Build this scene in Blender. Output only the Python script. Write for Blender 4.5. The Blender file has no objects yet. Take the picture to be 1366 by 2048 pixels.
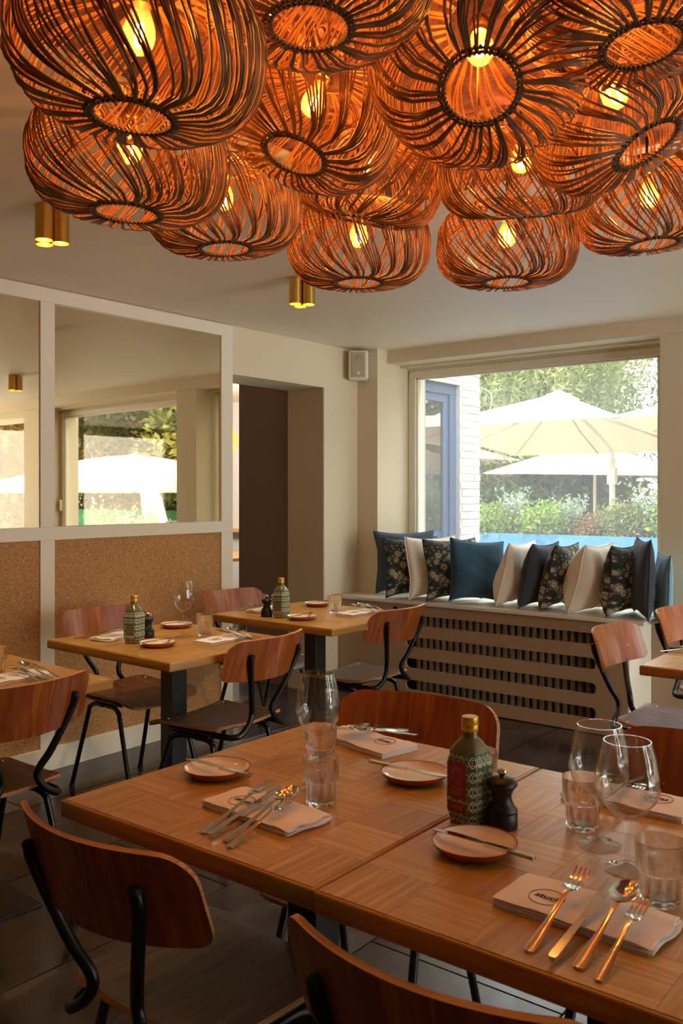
import bpy, bmesh, math, random
import numpy as np
from mathutils import Vector, Matrix, Euler
random.seed(7)
PI = math.pi
C = bpy.context.scene.collection
SC = bpy.context.scene
R = math.radians

# ------------------------------------------------------------------ camera
CAMH = 1.35
cam = bpy.data.cameras.new('camera')
camo = bpy.data.objects.new('camera', cam); C.objects.link(camo)
SC.camera = camo
camo.location = (0, 0, CAMH)
camo.rotation_euler = (R(90), 0, R(38.3))
cam.sensor_fit = 'VERTICAL'; cam.sensor_height = 36.0
cam.lens = 36.0 * 1795 / 2048
cam.shift_y = -(1024 - 987) / 2048
cam.clip_start = 0.05; cam.clip_end = 300
cam.dof.use_dof = True; cam.dof.focus_distance = 3.2; cam.dof.aperture_fstop = 11

# ------------------------------------------------------------------ world, sun, exposure
w = bpy.data.worlds.new('world'); SC.world = w; w.use_nodes = True
nt = w.node_tree; bg = nt.nodes['Background']
tc = nt.nodes.new('ShaderNodeTexCoord'); sx = nt.nodes.new('ShaderNodeSeparateXYZ')
cr = nt.nodes.new('ShaderNodeValToRGB')
nt.links.new(tc.outputs['Generated'], sx.inputs[0]); nt.links.new(sx.outputs['Z'], cr.inputs[0])
cr.color_ramp.elements[0].color = (1.0, .985, .95, 1); cr.color_ramp.elements[1].color = (.72, .86, 1.0, 1)
nt.links.new(cr.outputs[0], bg.inputs['Color']); bg.inputs['Strength'].default_value = 2.7
sun = bpy.data.lights.new('sun', 'SUN'); sun.energy = 3.3; sun.angle = R(1.0); sun.color = (1, .93, .80)
suno = bpy.data.objects.new('sun', sun); C.objects.link(suno)
suno.rotation_euler = Vector((.50, .62, -1.05)).to_track_quat('-Z', 'Y').to_euler()
SC.view_settings.view_transform = 'Standard'; SC.view_settings.look = 'None'
SC.view_settings.gamma = 1.0; SC.view_settings.use_curve_mapping = False
SC.view_settings.exposure = 1.92
cy = SC.cycles
cy.max_bounces = 12; cy.diffuse_bounces = 6; cy.glossy_bounces = 6; cy.transmission_bounces = 12; cy.transparent_max_bounces = 24
cy.sample_clamp_indirect = 4.0; cy.sample_clamp_direct = 30.0; cy.blur_glossy = 0.5; cy.use_denoising = True

def portal(name, cx, cyy, cz, sx_, sz_, rz=0):
    l = bpy.data.lights.new(name, 'AREA'); l.shape = 'RECTANGLE'; l.size = sx_; l.size_y = sz_
    l.cycles.is_portal = True
    o = bpy.data.objects.new(name, l); C.objects.link(o); o.location = (cx, cyy, cz); o.rotation_euler = (R(-90), 0, rz); o.visible_glossy = False; o.visible_camera = False
portal('window_portal', -2.72, 5.52, 1.42, 1.8, 1.55)
portal('window_portal', -.345, 5.52, 1.42, 2.25, 1.55)
portal('window_portal', 2.30, 5.52, 1.42, 2.08, 1.55)
portal('window_portal', 3.58, 3.5, 1.15, 2.95, 2.2, R(-90))

# ------------------------------------------------------------------ materials
MATS = {}
def rgb(h):
    h = h.lstrip('#'); v = [int(h[i:i+2], 16) / 255 for i in (0, 2, 4)]
    return tuple(((c / 12.92) if c <= .04045 else ((c + .055) / 1.055) ** 2.4) for c in v) + (1,)
def mat(name, col, rough=.5, metal=0, **kw):
    m = bpy.data.materials.new(name); m.use_nodes = True; b = m.node_tree.nodes['Principled BSDF']
    b.inputs['Base Color'].default_value = rgb(col) if isinstance(col, str) else tuple(col) + (1,)
    b.inputs['Roughness'].default_value = rough; b.inputs['Metallic'].default_value = metal
    for k, v in kw.items():
        b.inputs[k.replace('_', ' ')].default_value = v
    MATS[name] = m
    return m
class N:
    def __init__(s, m): s.m = m; s.t = m.node_tree; s.b = s.t.nodes.get('Principled BSDF')
    def n(s, typ, **kw):
        x = s.t.nodes.new('ShaderNode' + typ)
        for k, v in kw.items():
            if k in x.inputs: x.inputs[k].default_value = v
            else: setattr(x, k, v)
        return x
    def l(s, a, b): s.t.links.new(a, b)
    def coord(s, scale=(1, 1, 1), kind='Object', rot=(0, 0, 0)):
        t = s.n('TexCoord'); mp = s.n('Mapping'); mp.inputs['Scale'].default_value = scale; mp.inputs['Rotation'].default_value = rot
        s.l(t.outputs[kind], mp.inputs[0]); return mp.outputs[0]
    def ramp(s, fac, stops):
        r = s.n('ValToRGB'); e = r.color_ramp.elements
        while len(e) > 1: e.remove(e[-1])
        e[0].position = stops[0][0]; e[0].color = rgb(stops[0][1])
        for p, c in stops[1:]:
            x = e.new(p); x.color = rgb(c)
        s.l(fac, r.inputs[0]); return r
    def bump(s, h, st=.2, d=.01):
        x = s.n('Bump'); x.inputs['Strength'].default_value = st; x.inputs['Distance'].default_value = d
        s.l(h, x.inputs['Height']); s.l(x.outputs[0], s.b.inputs['Normal']); return x

def wood(name, stops, scale=(3, 40, 3), rough=.35, coat=0.0, rnd=0, spec=.5):
    m = mat(name, '#808080', rough); k = N(m)
    co = k.coord(scale)
    if rnd:
        oi = k.n('ObjectInfo'); ad = k.n('VectorMath', operation='ADD'); mu = k.n('VectorMath', operation='SCALE'); mu.inputs['Scale'].default_value = 37.
        cb = k.n('CombineXYZ'); k.l(oi.outputs['Random'], cb.inputs[0]); k.l(oi.outputs['Random'], cb.inputs[1]); k.l(cb.outputs[0], mu.inputs[0])
        k.l(co, ad.inputs[0]); k.l(mu.outputs[0], ad.inputs[1]); co = ad.outputs[0]
    no = k.n('TexNoise'); no.inputs['Scale'].default_value = 1.0; no.inputs['Detail'].default_value = 6; no.inputs['Distortion'].default_value = .6
    k.l(co, no.inputs['Vector'])
    fac = no.outputs['Fac']
    if rnd:
        oi2 = k.n('ObjectInfo'); ma = k.n('Math', operation='MULTIPLY_ADD'); ma.inputs[1].default_value = rnd; 
        k.l(oi2.outputs['Random'], ma.inputs[0]); sb = k.n('Math', operation='SUBTRACT'); sb.inputs[1].default_value = rnd / 2
        k.l(fac, sb.inputs[0]); k.l(sb.outputs[0], ma.inputs[2]); fac = ma.outputs[0]
    r = k.ramp(fac, stops); k.l(r.outputs[0], k.b.inputs['Base Color'])
    k.bump(no.outputs['Fac'], .05, .002)
    k.b.inputs['Coat Weight'].default_value = coat; k.b.inputs['Coat Roughness'].default_value = .15
    k.b.inputs['Specular IOR Level'].default_value = spec
    return m

def paint(name, col, rough=.6, bump=.06, sc=180):
    m = mat(name, col, rough); k = N(m); no = k.n('TexNoise'); no.inputs['Scale'].default_value = sc; no.inputs['Detail'].default_value = 3
    k.l(k.coord(), no.inputs['Vector']); k.bump(no.outputs['Fac'], bump, .002); return m

paint('wall_paint', '#dccfb3'); paint('frame_paint', '#e8e1cf', .45, .03); paint('ceiling_paint', '#eadfca', .5, .03, 90)
paint('taupe_paint', '#c4ac8e'); paint('dark_brown_paint', '#80604e', .55); paint('cabinet_paint', '#a88f74', .42, .02)
paint('radiator_paint', '#a89a82', .45, .02); paint('white_wall', '#d9d6cf'); paint('blue_frame', '#3f4f70', .4, .01)
paint('brick_white', '#c2beb8', .85, .8, 60); paint('mortar_white', '#b6b2ac', .9, .6, 90)
paint('planter_blue', '#3f7cc0', .5, .03); paint('fabric_canopy', '#f3efe6', .8, .04)
m = MATS['fabric_canopy']; k = N(m)
tr = k.n('BsdfTranslucent'); tr.inputs[0].default_value = rgb('#f3dcc2'); mx = k.n('MixShader'); mx.inputs[0].default_value = .35
k.l(k.b.outputs[0], mx.inputs[1]); k.l(tr.outputs[0], mx.inputs[2]); k.l(mx.outputs[0], k.t.nodes['Material Output'].inputs[0])

wood('seat_wood', [(.3, '#3a1d0a'), (.5, '#5a3213'), (.72, '#7c4a22')], (60, 4, 9), .42, .05)
wood('back_wood', [(.3, '#7a350a'), (.5, '#964811'), (.72, '#b4661f')], (50, 8, 5), .30, .4)
wood('ply_edge', [(.35, '#8a5428'), (.6, '#c08850')], (4, 4, 260), .5)
wood('table_wood', [(.22, '#9f6e2c'), (.5, '#b8893f'), (.78, '#d0a75c')], (5, 90, 5), .34, 0.12, .2)
wood('table_wood_cross', [(.22, '#9c6b2a'), (.5, '#b5863d'), (.78, '#cda458')], (90, 5, 5), .34, 0.12, .2)
wood('table_edge', [(.3, '#966221'), (.55, '#aa782c'), (.75, '#bd8c3e')], (6, 6, 120), .4, .1)
wood('beech', [(.3, '#b98a56'), (.7, '#cfa470')], (6, 60, 6), .45)
mat('black_metal', '#0b0c0e', .32, 0, Specular_IOR_Level=.55); mat('black_plate', '#0d0d0e', .45)
mat('steel', '#cfcac2', .13, 1.0); mat('dull_steel', '#b9b2a6', .3, 1.0)
mat('brass', '#d9b463', .22, 1.0); mat('brass_inner', '#e0a040', .35, 1.0); mat('gold_cap', '#cfa63c', .35, .55)
mat('black_wood', '#0f0e0d', .38, 0, Specular_IOR_Level=.5); mat('rubber', '#0a0a0a', .7)
mat('terracotta', '#a1563a', .35); mat('cream_glaze', '#f2e2d2', .16, 0, Coat_Weight=.4); mat('glaze_rim', '#7a3a26', .3)
mat('logo_ink', '#3a3030', .8); mat('red_ink', '#b4362c', .8)
mat('white_plastic', '#e2ddcf', .4); mat('speaker_grille', '#b4a88e', .5); mat('socket_white', '#d8d2c6', .4)
mat('trunk', '#5a4a38', .9); mat('pole_grey', '#d8d6d2', .4); mat('pole_dark', '#3b3128', .5)
mat('sealant', '#3a3630', .6); mat('ground_paving', '#8d8676', .9); mat('lawn', '#4c5a2c', .95)
mat('cord_black', '#1a1512', .6); mat('dark_inside', '#2a211b', .9)
# mirror
mat('mirror_glass', '#e6d6b8', 0.012, 1.0)
# cork
m = mat('cork', '#b07a49', .85); k = N(m); vo = k.n('TexVoronoi'); vo.inputs['Scale'].default_value = 260
no = k.n('TexNoise'); no.inputs['Scale'].default_value = 420; no.inputs['Detail'].default_value = 4
co = k.coord(); k.l(co, vo.inputs['Vector']); k.l(co, no.inputs['Vector'])
mxx = k.n('Mix', data_type='FLOAT'); mxx.inputs[0].default_value = .5; k.l(vo.outputs['Color'], mxx.inputs[2]); k.l(no.outputs['Fac'], mxx.inputs[3])
r = k.ramp(mxx.outputs[0], [(.25, '#8a5a30'), (.5, '#b58453'), (.7, '#cf9f6b')]); k.l(r.outputs[0], k.b.inputs['Base Color']); k.bump(no.outputs['Fac'], .35, .002)
# acoustic felt
m = mat('terracotta_felt', '#8d5745', .95); k = N(m); no = k.n('TexNoise'); no.inputs['Scale'].default_value = 130; no.inputs['Detail'].default_value = 5
k.l(k.coord(), no.inputs['Vector']); r = k.ramp(no.outputs['Fac'], [(.3, '#74453a'), (.7, '#a56c58')]); k.l(r.outputs[0], k.b.inputs['Base Color']); k.bump(no.outputs['Fac'], .6, .004)
# floor tile
m = mat('slate_tile', '#4c4540', .42); k = N(m); no = k.n('TexNoise'); no.inputs['Scale'].default_value = 1; no.inputs['Detail'].default_value = 8; no.inputs['Distortion'].default_value = .8
t = k.n('TexCoord'); oi = k.n('ObjectInfo'); mp = k.n('Mapping'); mp.inputs['Scale'].default_value = (3.2, 1.2, 3); k.l(t.outputs['Object'], mp.inputs[0])
cb = k.n('CombineXYZ'); sc_ = k.n('Math', operation='MULTIPLY'); sc_.inputs[1].default_value = 50; k.l(oi.outputs['Random'], sc_.inputs[0]); k.l(sc_.outputs[0], cb.inputs[0]); k.l(cb.outputs[0], mp.inputs['Location'])
k.l(mp.outputs[0], no.inputs['Vector']); r = k.ramp(no.outputs['Fac'], [(.3, '#26211e'), (.5, '#393330'), (.7, '#4c4540')]); k.l(r.outputs[0], k.b.inputs['Base Color'])
r2 = k.ramp(no.outputs['Fac'], [(.3, '#606060'), (.7, '#9a9a9a')]); k.l(r2.outputs[0], k.b.inputs['Roughness']); k.bump(no.outputs['Fac'], .12, .003)
mat('grout', '#8b7f74', .9)
# glasses
def glassmat(name, col=(1, 1, 1), ior=1.45):
    m = bpy.data.materials.new(name); m.use_nodes = True; t = m.node_tree; t.nodes.clear()
    g = t.nodes.new('ShaderNodeBsdfGlass'); g.inputs['Color'].default_value = tuple(col) + (1,); g.inputs['IOR'].default_value = ior; g.inputs['Roughness'].default_value = 0
    o = t.nodes.new('ShaderNodeOutputMaterial'); t.links.new(g.outputs[0], o.inputs[0]); MATS[name] = m
glassmat('clear_glass')
m = MATS['clear_glass']; t_ = m.node_tree; g_ = [n for n in t_.nodes if n.type == 'BSDF_GLASS'][0]; tr = t_.nodes.new('ShaderNodeBsdfTransparent'); mx = t_.nodes.new('ShaderNodeMixShader'); mx.inputs[0].default_value = .22
t_.links.new(g_.outputs[0], mx.inputs[1]); t_.links.new(tr.outputs[0], mx.inputs[2]); t_.links.new(mx.outputs[0], [n for n in t_.nodes if n.type == 'OUTPUT_MATERIAL'][0].inputs[0])
def thin_glass(name, tint=(1, 1, 1), haze=.0, mul=1.0, hazecol=(1, 1, 1)):
    m = bpy.data.materials.new(name); m.use_nodes = True; t = m.node_tree; t.nodes.clear()
    tr = t.nodes.new('ShaderNodeBsdfTransparent'); tr.inputs[0].default_value = tuple(tint) + (1,)
    gl = t.nodes.new('ShaderNodeBsdfGlossy'); gl.inputs['Roughness'].default_value = 0.0
    fr = t.nodes.new('ShaderNodeFresnel'); geo = t.nodes.new('ShaderNodeNewGeometry'); mr = t.nodes.new('ShaderNodeMapRange'); mr.inputs[3].default_value = 1.5; mr.inputs[4].default_value = 1 / 1.5
    t.links.new(geo.outputs['Backfacing'], mr.inputs[0]); t.links.new(mr.outputs[0], fr.inputs[0])
    mm = t.nodes.new('ShaderNodeMath'); mm.operation = 'MULTIPLY'; mm.inputs[1].default_value = mul; mm.use_clamp = True
    t.links.new(fr.outputs[0], mm.inputs[0])
    a = t.nodes.new('ShaderNodeMixShader'); t.links.new(mm.outputs[0], a.inputs[0]); t.links.new(tr.outputs[0], a.inputs[1]); t.links.new(gl.outputs[0], a.inputs[2])
    o = t.nodes.new('ShaderNodeOutputMaterial')
    if haze:
        d = t.nodes.new('ShaderNodeBsdfTranslucent'); d.inputs[0].default_value = tuple(hazecol) + (1,)
        b = t.nodes.new('ShaderNodeMixShader'); b.inputs[0].default_value = haze
        t.links.new(a.outputs[0], b.inputs[1]); t.links.new(d.outputs[0], b.inputs[2]); t.links.new(b.outputs[0], o.inputs[0])
    else: t.links.new(a.outputs[0], o.inputs[0])
    MATS[name] = m
thin_glass('window_glass', (.80, .80, .78), .05, 1.3); thin_glass('window_glass_clean', (.80, .80, .79), .0, 1.0); thin_glass('door_glass', (.98, .98, .98), .0, 1.0)
thin_glass('far_window_glass', (.45, .47, .46), 0, 3.0)
thin_glass('bulb_glass', (1, .82, .5), .05, 1.2, (1, .6, .25)); thin_glass('wine_glass_clear', (.985, .985, .975), 0, 1.45)
# emission
def emis(name, col, st):
    m = bpy.data.materials.new(name); m.use_nodes = True; t = m.node_tree; t.nodes.clear()
    e = t.nodes.new('ShaderNodeEmission'); e.inputs[0].default_value = tuple(col) + (1,); e.inputs[1].default_value = st
    o = t.nodes.new('ShaderNodeOutputMaterial'); t.links.new(e.outputs[0], o.inputs[0]); MATS[name] = m
emis('filament', (1, .50, .12), 130); emis('spot_lens', (1, .62, .25), 22); emis('orange_globe', (1, .20, .05), 1.2)
# rattan
m = mat('rattan', '#9a6a3e', .55); k = N(m); no = k.n('TexNoise'); no.inputs['Scale'].default_value = 26; no.inputs['Detail'].default_value = 3
k.l(k.coord(), no.inputs['Vector']); r = k.ramp(no.outputs['Fac'], [(.3, '#6c3f18'), (.6, '#9a5f2a'), (.75, '#b67c3e')]); k.l(r.outputs[0], k.b.inputs['Base Color'])
mat('rattan_binding', '#5c4028', .7)
# bottle pattern
m = mat('bottle_pattern', '#4d6146', .32); k = N(m); co = k.coord((1, 1, 1), 'UV')
def lattice(k, co, scale, off):
    mp = k.n('Mapping'); mp.inputs['Scale'].default_value = (scale, scale, 1); mp.inputs['Location'].default_value = off; k.l(co, mp.inputs[0])
    fr = k.n('VectorMath', operation='FRACTION'); k.l(mp.outputs[0], fr.inputs[0])
    sb = k.n('VectorMath', operation='SUBTRACT'); sb.inputs[1].default_value = (.5, .5, 0); k.l(fr.outputs[0], sb.inputs[0])
    mu = k.n('VectorMath', operation='MULTIPLY'); mu.inputs[1].default_value = (1, 1, 0); k.l(sb.outputs[0], mu.inputs[0])
    ln = k.n('VectorMath', operation='LENGTH'); k.l(mu.outputs[0], ln.inputs[0]); return ln.outputs['Value']
d1 = lattice(k, co, 1, (0, 0, 0)); d2 = lattice(k, co, 1, (.5, .5, 0)); d3 = lattice(k, co, 2, (.5, 0, 0))
ra = k.ramp(d1, [(0, '#b9c8b0'), (.06, '#1c4a2a'), (.18, '#10261a'), (.21, '#d2c8b8'), (.28, '#6b7e5c'), (.38, '#43593c')]); ra.color_ramp.interpolation = 'CONSTANT'
rb = k.ramp(d2, [(0, '#cfc3b2'), (.12, '#ffffff')]); rb.color_ramp.interpolation = 'CONSTANT'
rc = k.ramp(d3, [(0, '#121215'), (.12, '#d8cdbd'), (.27, '#ffffff')]); rc.color_ramp.interpolation = 'CONSTANT'
g1 = k.n('Mix', data_type='RGBA'); lt = k.n('Math', operation='LESS_THAN'); lt.inputs[1].default_value = .27; k.l(d3, lt.inputs[0]); k.l(lt.outputs[0], g1.inputs[0]); k.l(ra.outputs[0], g1.inputs[6]); k.l(rc.outputs[0], g1.inputs[7])
g2 = k.n('Mix', data_type='RGBA'); lt2 = k.n('Math', operation='LESS_THAN'); lt2.inputs[1].default_value = .19; k.l(d2, lt2.inputs[0]); k.l(lt2.outputs[0], g2.inputs[0]); k.l(g1.outputs[2], g2.inputs[6]); g2.inputs[7].default_value = rgb('#5f7a54')
k.l(g2.outputs[2], k.b.inputs['Base Color'])
mat('bottle_shoulder', '#6a6848', .22, .2); mat('label_red', '#8e1226', .4); mat('label_print', '#c98a90', .5); mat('label_cream', '#a89a86', .5)
# cloths
def cloth(name, col, col2, sc=500, rough=.9):
    m = mat(name, col, rough); k = N(m); no = k.n('TexNoise'); no.inputs['Scale'].default_value = sc; no.inputs['Detail'].default_value = 2
    k.l(k.coord(), no.inputs['Vector']); r = k.ramp(no.outputs['Fac'], [(.3, col2), (.7, col)]); k.l(r.outputs[0], k.b.inputs['Base Color']); k.bump(no.outputs['Fac'], .25, .001)
    k.b.inputs['Sheen Weight'].default_value = .15
    return m
cloth('napkin_cloth', '#f4eeee', '#eae2e2'); cloth('cream_linen', '#fdf7ea', '#f2e9d8'); cloth('navy_linen', '#48566b', '#3a475a')
cloth('blue_linen', '#2f5468', '#24465a'); cloth('light_blue_linen', '#7ea9bd', '#6b97ad'); cloth('charcoal_linen', '#434b57', '#363d48')
m = cloth('floral_cotton', '#2c3230', '#242a28'); k = N(m)
nt_ = m.node_tree
for l in list(k.b.inputs['Base Color'].links): nt_.links.remove(l)
co = k.coord((1, 1, 1), 'UV'); nz = k.n('TexNoise'); nz.inputs['Scale'].default_value = 6; k.l(co, nz.inputs['Vector'])
mvx = k.n('Mix', data_type='VECTOR'); mvx.inputs[0].default_value = .06; k.l(co, mvx.inputs[4]); k.l(nz.outputs['Color'], mvx.inputs[5])
v1 = k.n('TexVoronoi'); v1.inputs['Scale'].default_value = 7.5; k.l(mvx.outputs[1], v1.inputs['Vector'])
v2 = k.n('TexVoronoi'); v2.inputs['Scale'].default_value = 15; k.l(mvx.outputs[1], v2.inputs['Vector'])
wv = k.n('TexWave', wave_type='RINGS'); wv.inputs['Scale'].default_value = 9; wv.inputs['Distortion'].default_value = 9; wv.inputs['Detail'].default_value = 1; k.l(co, wv.inputs['Vector'])
r1 = k.ramp(v1.outputs['Distance'], [(0, '#202020'), (.06, '#ffffff'), (.14, '#e0e0e0'), (.17, '#101010'), (.2, '#ffffff'), (.34, '#f0f0f0'), (.37, '#202020'), (.41, '#c0c0c0'), (.46, '#000000')])
r3 = k.ramp(v2.outputs['Distance'], [(0, '#ffffff'), (.16, '#ffffff'), (.2, '#000000'), (.27, '#000000'), (.3, '#d0d0d0'), (.34, '#000000')])
rw = k.ramp(wv.outputs['Fac'], [(.05, '#707070'), (.2, '#ffffff')])
mu = k.n('Mix', data_type='RGBA', blend_type='MULTIPLY'); mu.inputs[0].default_value = 1; k.l(r1.outputs[0], mu.inputs[6]); k.l(rw.outputs[0], mu.inputs[7])
mu2 = k.n('Mix', data_type='RGBA', blend_type='LIGHTEN'); mu2.inputs[0].default_value = 1; k.l(mu.outputs[2], mu2.inputs[6]); k.l(r3.outputs[0], mu2.inputs[7])
fin = k.n('Mix', data_type='RGBA'); k.l(mu2.outputs[2], fin.inputs[0]); fin.inputs[6].default_value = rgb('#2b3230'); fin.inputs[7].default_value = rgb('#cfc3a4'); k.l(fin.outputs[2], k.b.inputs['Base Color'])
# foliage
def leafmat(name, stops, trans=.35):
    m = mat(name, '#6b7a30', .6); k = N(m); no = k.n('TexNoise'); no.inputs['Scale'].default_value = 1.3; no.inputs['Detail'].default_value = 8
    k.l(k.coord(), no.inputs['Vector']); r = k.ramp(no.outputs['Fac'], stops); k.l(r.outputs[0], k.b.inputs['Base Color'])
    tr = k.n('BsdfTranslucent'); k.l(r.outputs[0], tr.inputs[0]); mx = k.n('MixShader'); mx.inputs[0].default_value = trans
    k.l(k.b.outputs[0], mx.inputs[1]); k.l(tr.outputs[0], mx.inputs[2]); k.l(mx.outputs[0], k.t.nodes['Material Output'].inputs[0])
leafmat('leaf_green', [(.3, '#46562a'), (.5, '#7c8440'), (.7, '#aca05a')]); leafmat('leaf_dark', [(.3, '#26331a'), (.5, '#434f26'), (.7, '#6c6c38')])
leafmat('leaf_willow', [(.3, '#5f6c40'), (.5, '#838c58'), (.7, '#a3a272')]); leafmat('leaf_silver', [(.3, '#6d7f6c'), (.5, '#98a78c'), (.7, '#c4ccb8')])
leafmat('leaf_lime', [(.3, '#557024'), (.5, '#7c9638'), (.7, '#a8a848')]); leafmat('leaf_autumn', [(.3, '#5c5026'), (.5, '#86682f'), (.7, '#9c8248')])
m = mat('green_net', '#2f7a5a', .8, 0, Alpha=.75)

# ------------------------------------------------------------------ mesh helpers
def M(x): return MATS[x] if isinstance(x, str) else x
def add(name, me, m, parent=None, smooth=False, kind=None, loc=None, rot=None):
    if isinstance(m, (list, tuple)):
        for x in m: me.materials.append(M(x))
    elif m: me.materials.append(M(m))
    if smooth:
        me.shade_smooth()
    o = bpy.data.objects.new(name, me); C.objects.link(o)
    if parent: o.parent = parent
    if loc: o.location = loc
    if rot: o.rotation_euler = rot
    if kind: o['kind'] = kind
    return o
def tag(o, label, cat, group=None):
    o['label'] = label; o['category'] = cat
    if group: o['group'] = group
    return o
def thing(name, label, cat, loc=(0, 0, 0), rz=0, group=None):
    o = bpy.data.objects.new(name, None); C.objects.link(o); o.location = loc; o.rotation_euler = (0, 0, rz)
    o.empty_display_size = .05
    return tag(o, label, cat, group)
def dup(root, loc, rz=None, label=None, group=None, rot=None):
    def cp(o, par):
        c = o.copy(); C.objects.link(c)
        if par: c.parent = par
        for ch in o.children: cp(ch, c)
        return c
    r = cp(root, None); r.location = loc
    if rot is not None: r.rotation_euler = rot
    elif rz is not None: r.rotation_euler = (0, 0, rz)
    if label: r['label'] = label
    if group: r['group'] = group
    return r
def mesh(verts, faces, name='m'):
    me = bpy.data.meshes.new(name); me.from_pydata([tuple(v) for v in verts], [], faces); me.update(); return me
def bm2me(bm):
    me = bpy.data.meshes.new('m'); bm.to_mesh(me); bm.free(); return me
def boxbm(bm, x0, x1, y0, y1, z0, z1, bev=0, seg=2):
    r = bmesh.ops.create_cube(bm, size=1)
    vs = r['verts']
    for v in vs:
        v.co = Vector((x0 + (v.co.x + .5) * (x1 - x0), y0 + (v.co.y + .5) * (y1 - y0), z0 + (v.co.z + .5) * (z1 - z0)))
    if bev:
        es = list({e for v in vs for e in v.link_edges})
        bmesh.ops.bevel(bm, geom=es, offset=bev, segments=seg, affect='EDGES', profile=.5)
def box(name, x0, x1, y0, y1, z0, z1, m, parent=None, bev=0, kind=None, seg=2):
    bm = bmesh.new(); boxbm(bm, x0, x1, y0, y1, z0, z1, bev, seg)
    o = add(name, bm2me(bm), m, parent, kind=kind)
    if bev: 
        for p in o.data.polygons: p.use_smooth = p.area < (bev * 3) * max(x1 - x0, y1 - y0, z1 - z0) and False
    return o
def struct(name, x0, x1, y0, y1, z0, z1, m, parent=None, bev=0):
    return box(name, x0, x1, y0, y1, z0, z1, m, parent, bev, None if parent else 'structure')
def catmull(pts, n=6):
    P = [Vector(p) for p in pts]; out = []
    for i in range(len(P) - 1):
        a = P[max(i - 1, 0)]; b = P[i]; c = P[i + 1]; d = P[min(i + 2, len(P) - 1)]
        for j in range(n):
            t = j / n
            out.append(.5 * ((2 * b) + (c - a) * t + (2 * a - 5 * b + 4 * c - d) * t * t + (3 * b - a - 3 * c + d) * t ** 3))
    out.append(P[-1]); return out
def tube_data(path, r, sides=8, V=None, F=None, cap=True, radii=None, closed=False):
    V = [] if V is None else V; F = [] if F is None else F
    path = [Vector(p) for p in path]; n = len(path); up = None; base = len(V)
    for i, p in enumerate(path):
        t = (path[(i + 1) % n] - path[i - 1]) if closed else (path[min(i + 1, n - 1)] - path[max(i - 1, 0)])
        if t.length < 1e-9: t = Vector((0, 0, 1))
        t.normalize()
        if up is None:
            up = t.orthogonal().normalized()
        else:
            up = (up - t * up.dot(t)); 
            up = up.normalized() if up.length > 1e-6 else t.orthogonal().normalized()
        s = t.cross(up); rr = radii[i] if radii else r
        for k_ in range(sides):
            a = 2 * PI * k_ / sides; V.append(p + (up * math.cos(a) + s * math.sin(a)) * rr)
    for i in range(n if closed else n - 1):
        for k_ in range(sides):
            a = base + i * sides + k_; b = base + i * sides + (k_ + 1) % sides
            j = (i + 1) % n
            c = base + j * sides + (k_ + 1) % sides; d = base + j * sides + k_
            F.append((a, b, c, d))
    if cap and not closed:
        F.append(tuple(base + k_ for k_ in range(sides))[::-1]); F.append(tuple(base + (n - 1) * sides + k_ for k_ in range(sides)))
    return V, F
def tube(name, path, r, m, parent=None, sides=10, smooth_path=0, radii=None, closed=False):
    if smooth_path: path = catmull(path, smooth_path)
    V, F = tube_data(path, r, sides, radii=radii, closed=closed)
    o = add(name, mesh(V, F), m, parent, smooth=True); return o
def lathe_data(prof, segs=32, V=None, F=None, cx=0, cyy=0, cz=0, closed=False, rmod=None):
    V = [] if V is None else V; F = [] if F is None else F; base = len(V); idx = []
    for i, (r, z) in enumerate(prof):
        if r < 1e-6:
            idx.append([len(V)]); V.append((cx, cyy, cz + z))
        else:
            row = []
            for k_ in range(segs):
                a = 2 * PI * k_ / segs; rr = r * (rmod(i, a, z) if rmod else 1)
                row.append(len(V)); V.append((cx + rr * math.cos(a), cyy + rr * math.sin(a), cz + z))
            idx.append(row)
    n = len(prof)
    for i in range(n if closed else n - 1):
        A = idx[i]; B = idx[(i + 1) % n]
        for k_ in range(segs):
            k2 = (k_ + 1) % segs
            if len(A) == 1 and len(B) == 1: continue
            if len(A) == 1: F.append((A[0], B[k2], B[k_]))
            elif len(B) == 1: F.append((A[k_], A[k2], B[0]))
            else: F.append((A[k_], A[k2], B[k2], B[k_]))
    return V, F
def lathe(name, prof, m, parent=None, segs=32, loc=(0, 0, 0), smooth=True, closed=False, rmod=None, kind=None):
    V, F = lathe_data(prof, segs, cx=loc[0], cyy=loc[1], cz=loc[2], closed=closed, rmod=rmod)
    me = mesh(V, F)
    bm = bmesh.new(); bm.from_mesh(me); bmesh.ops.recalc_face_normals(bm, faces=bm.faces); bm.to_mesh(me); bm.free()
    o = add(name, me, m, parent, smooth=smooth, kind=kind)
    if smooth:
        try: me.set_sharp_from_angle(angle=R(50))
        except Exception: pass
    return o
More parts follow.
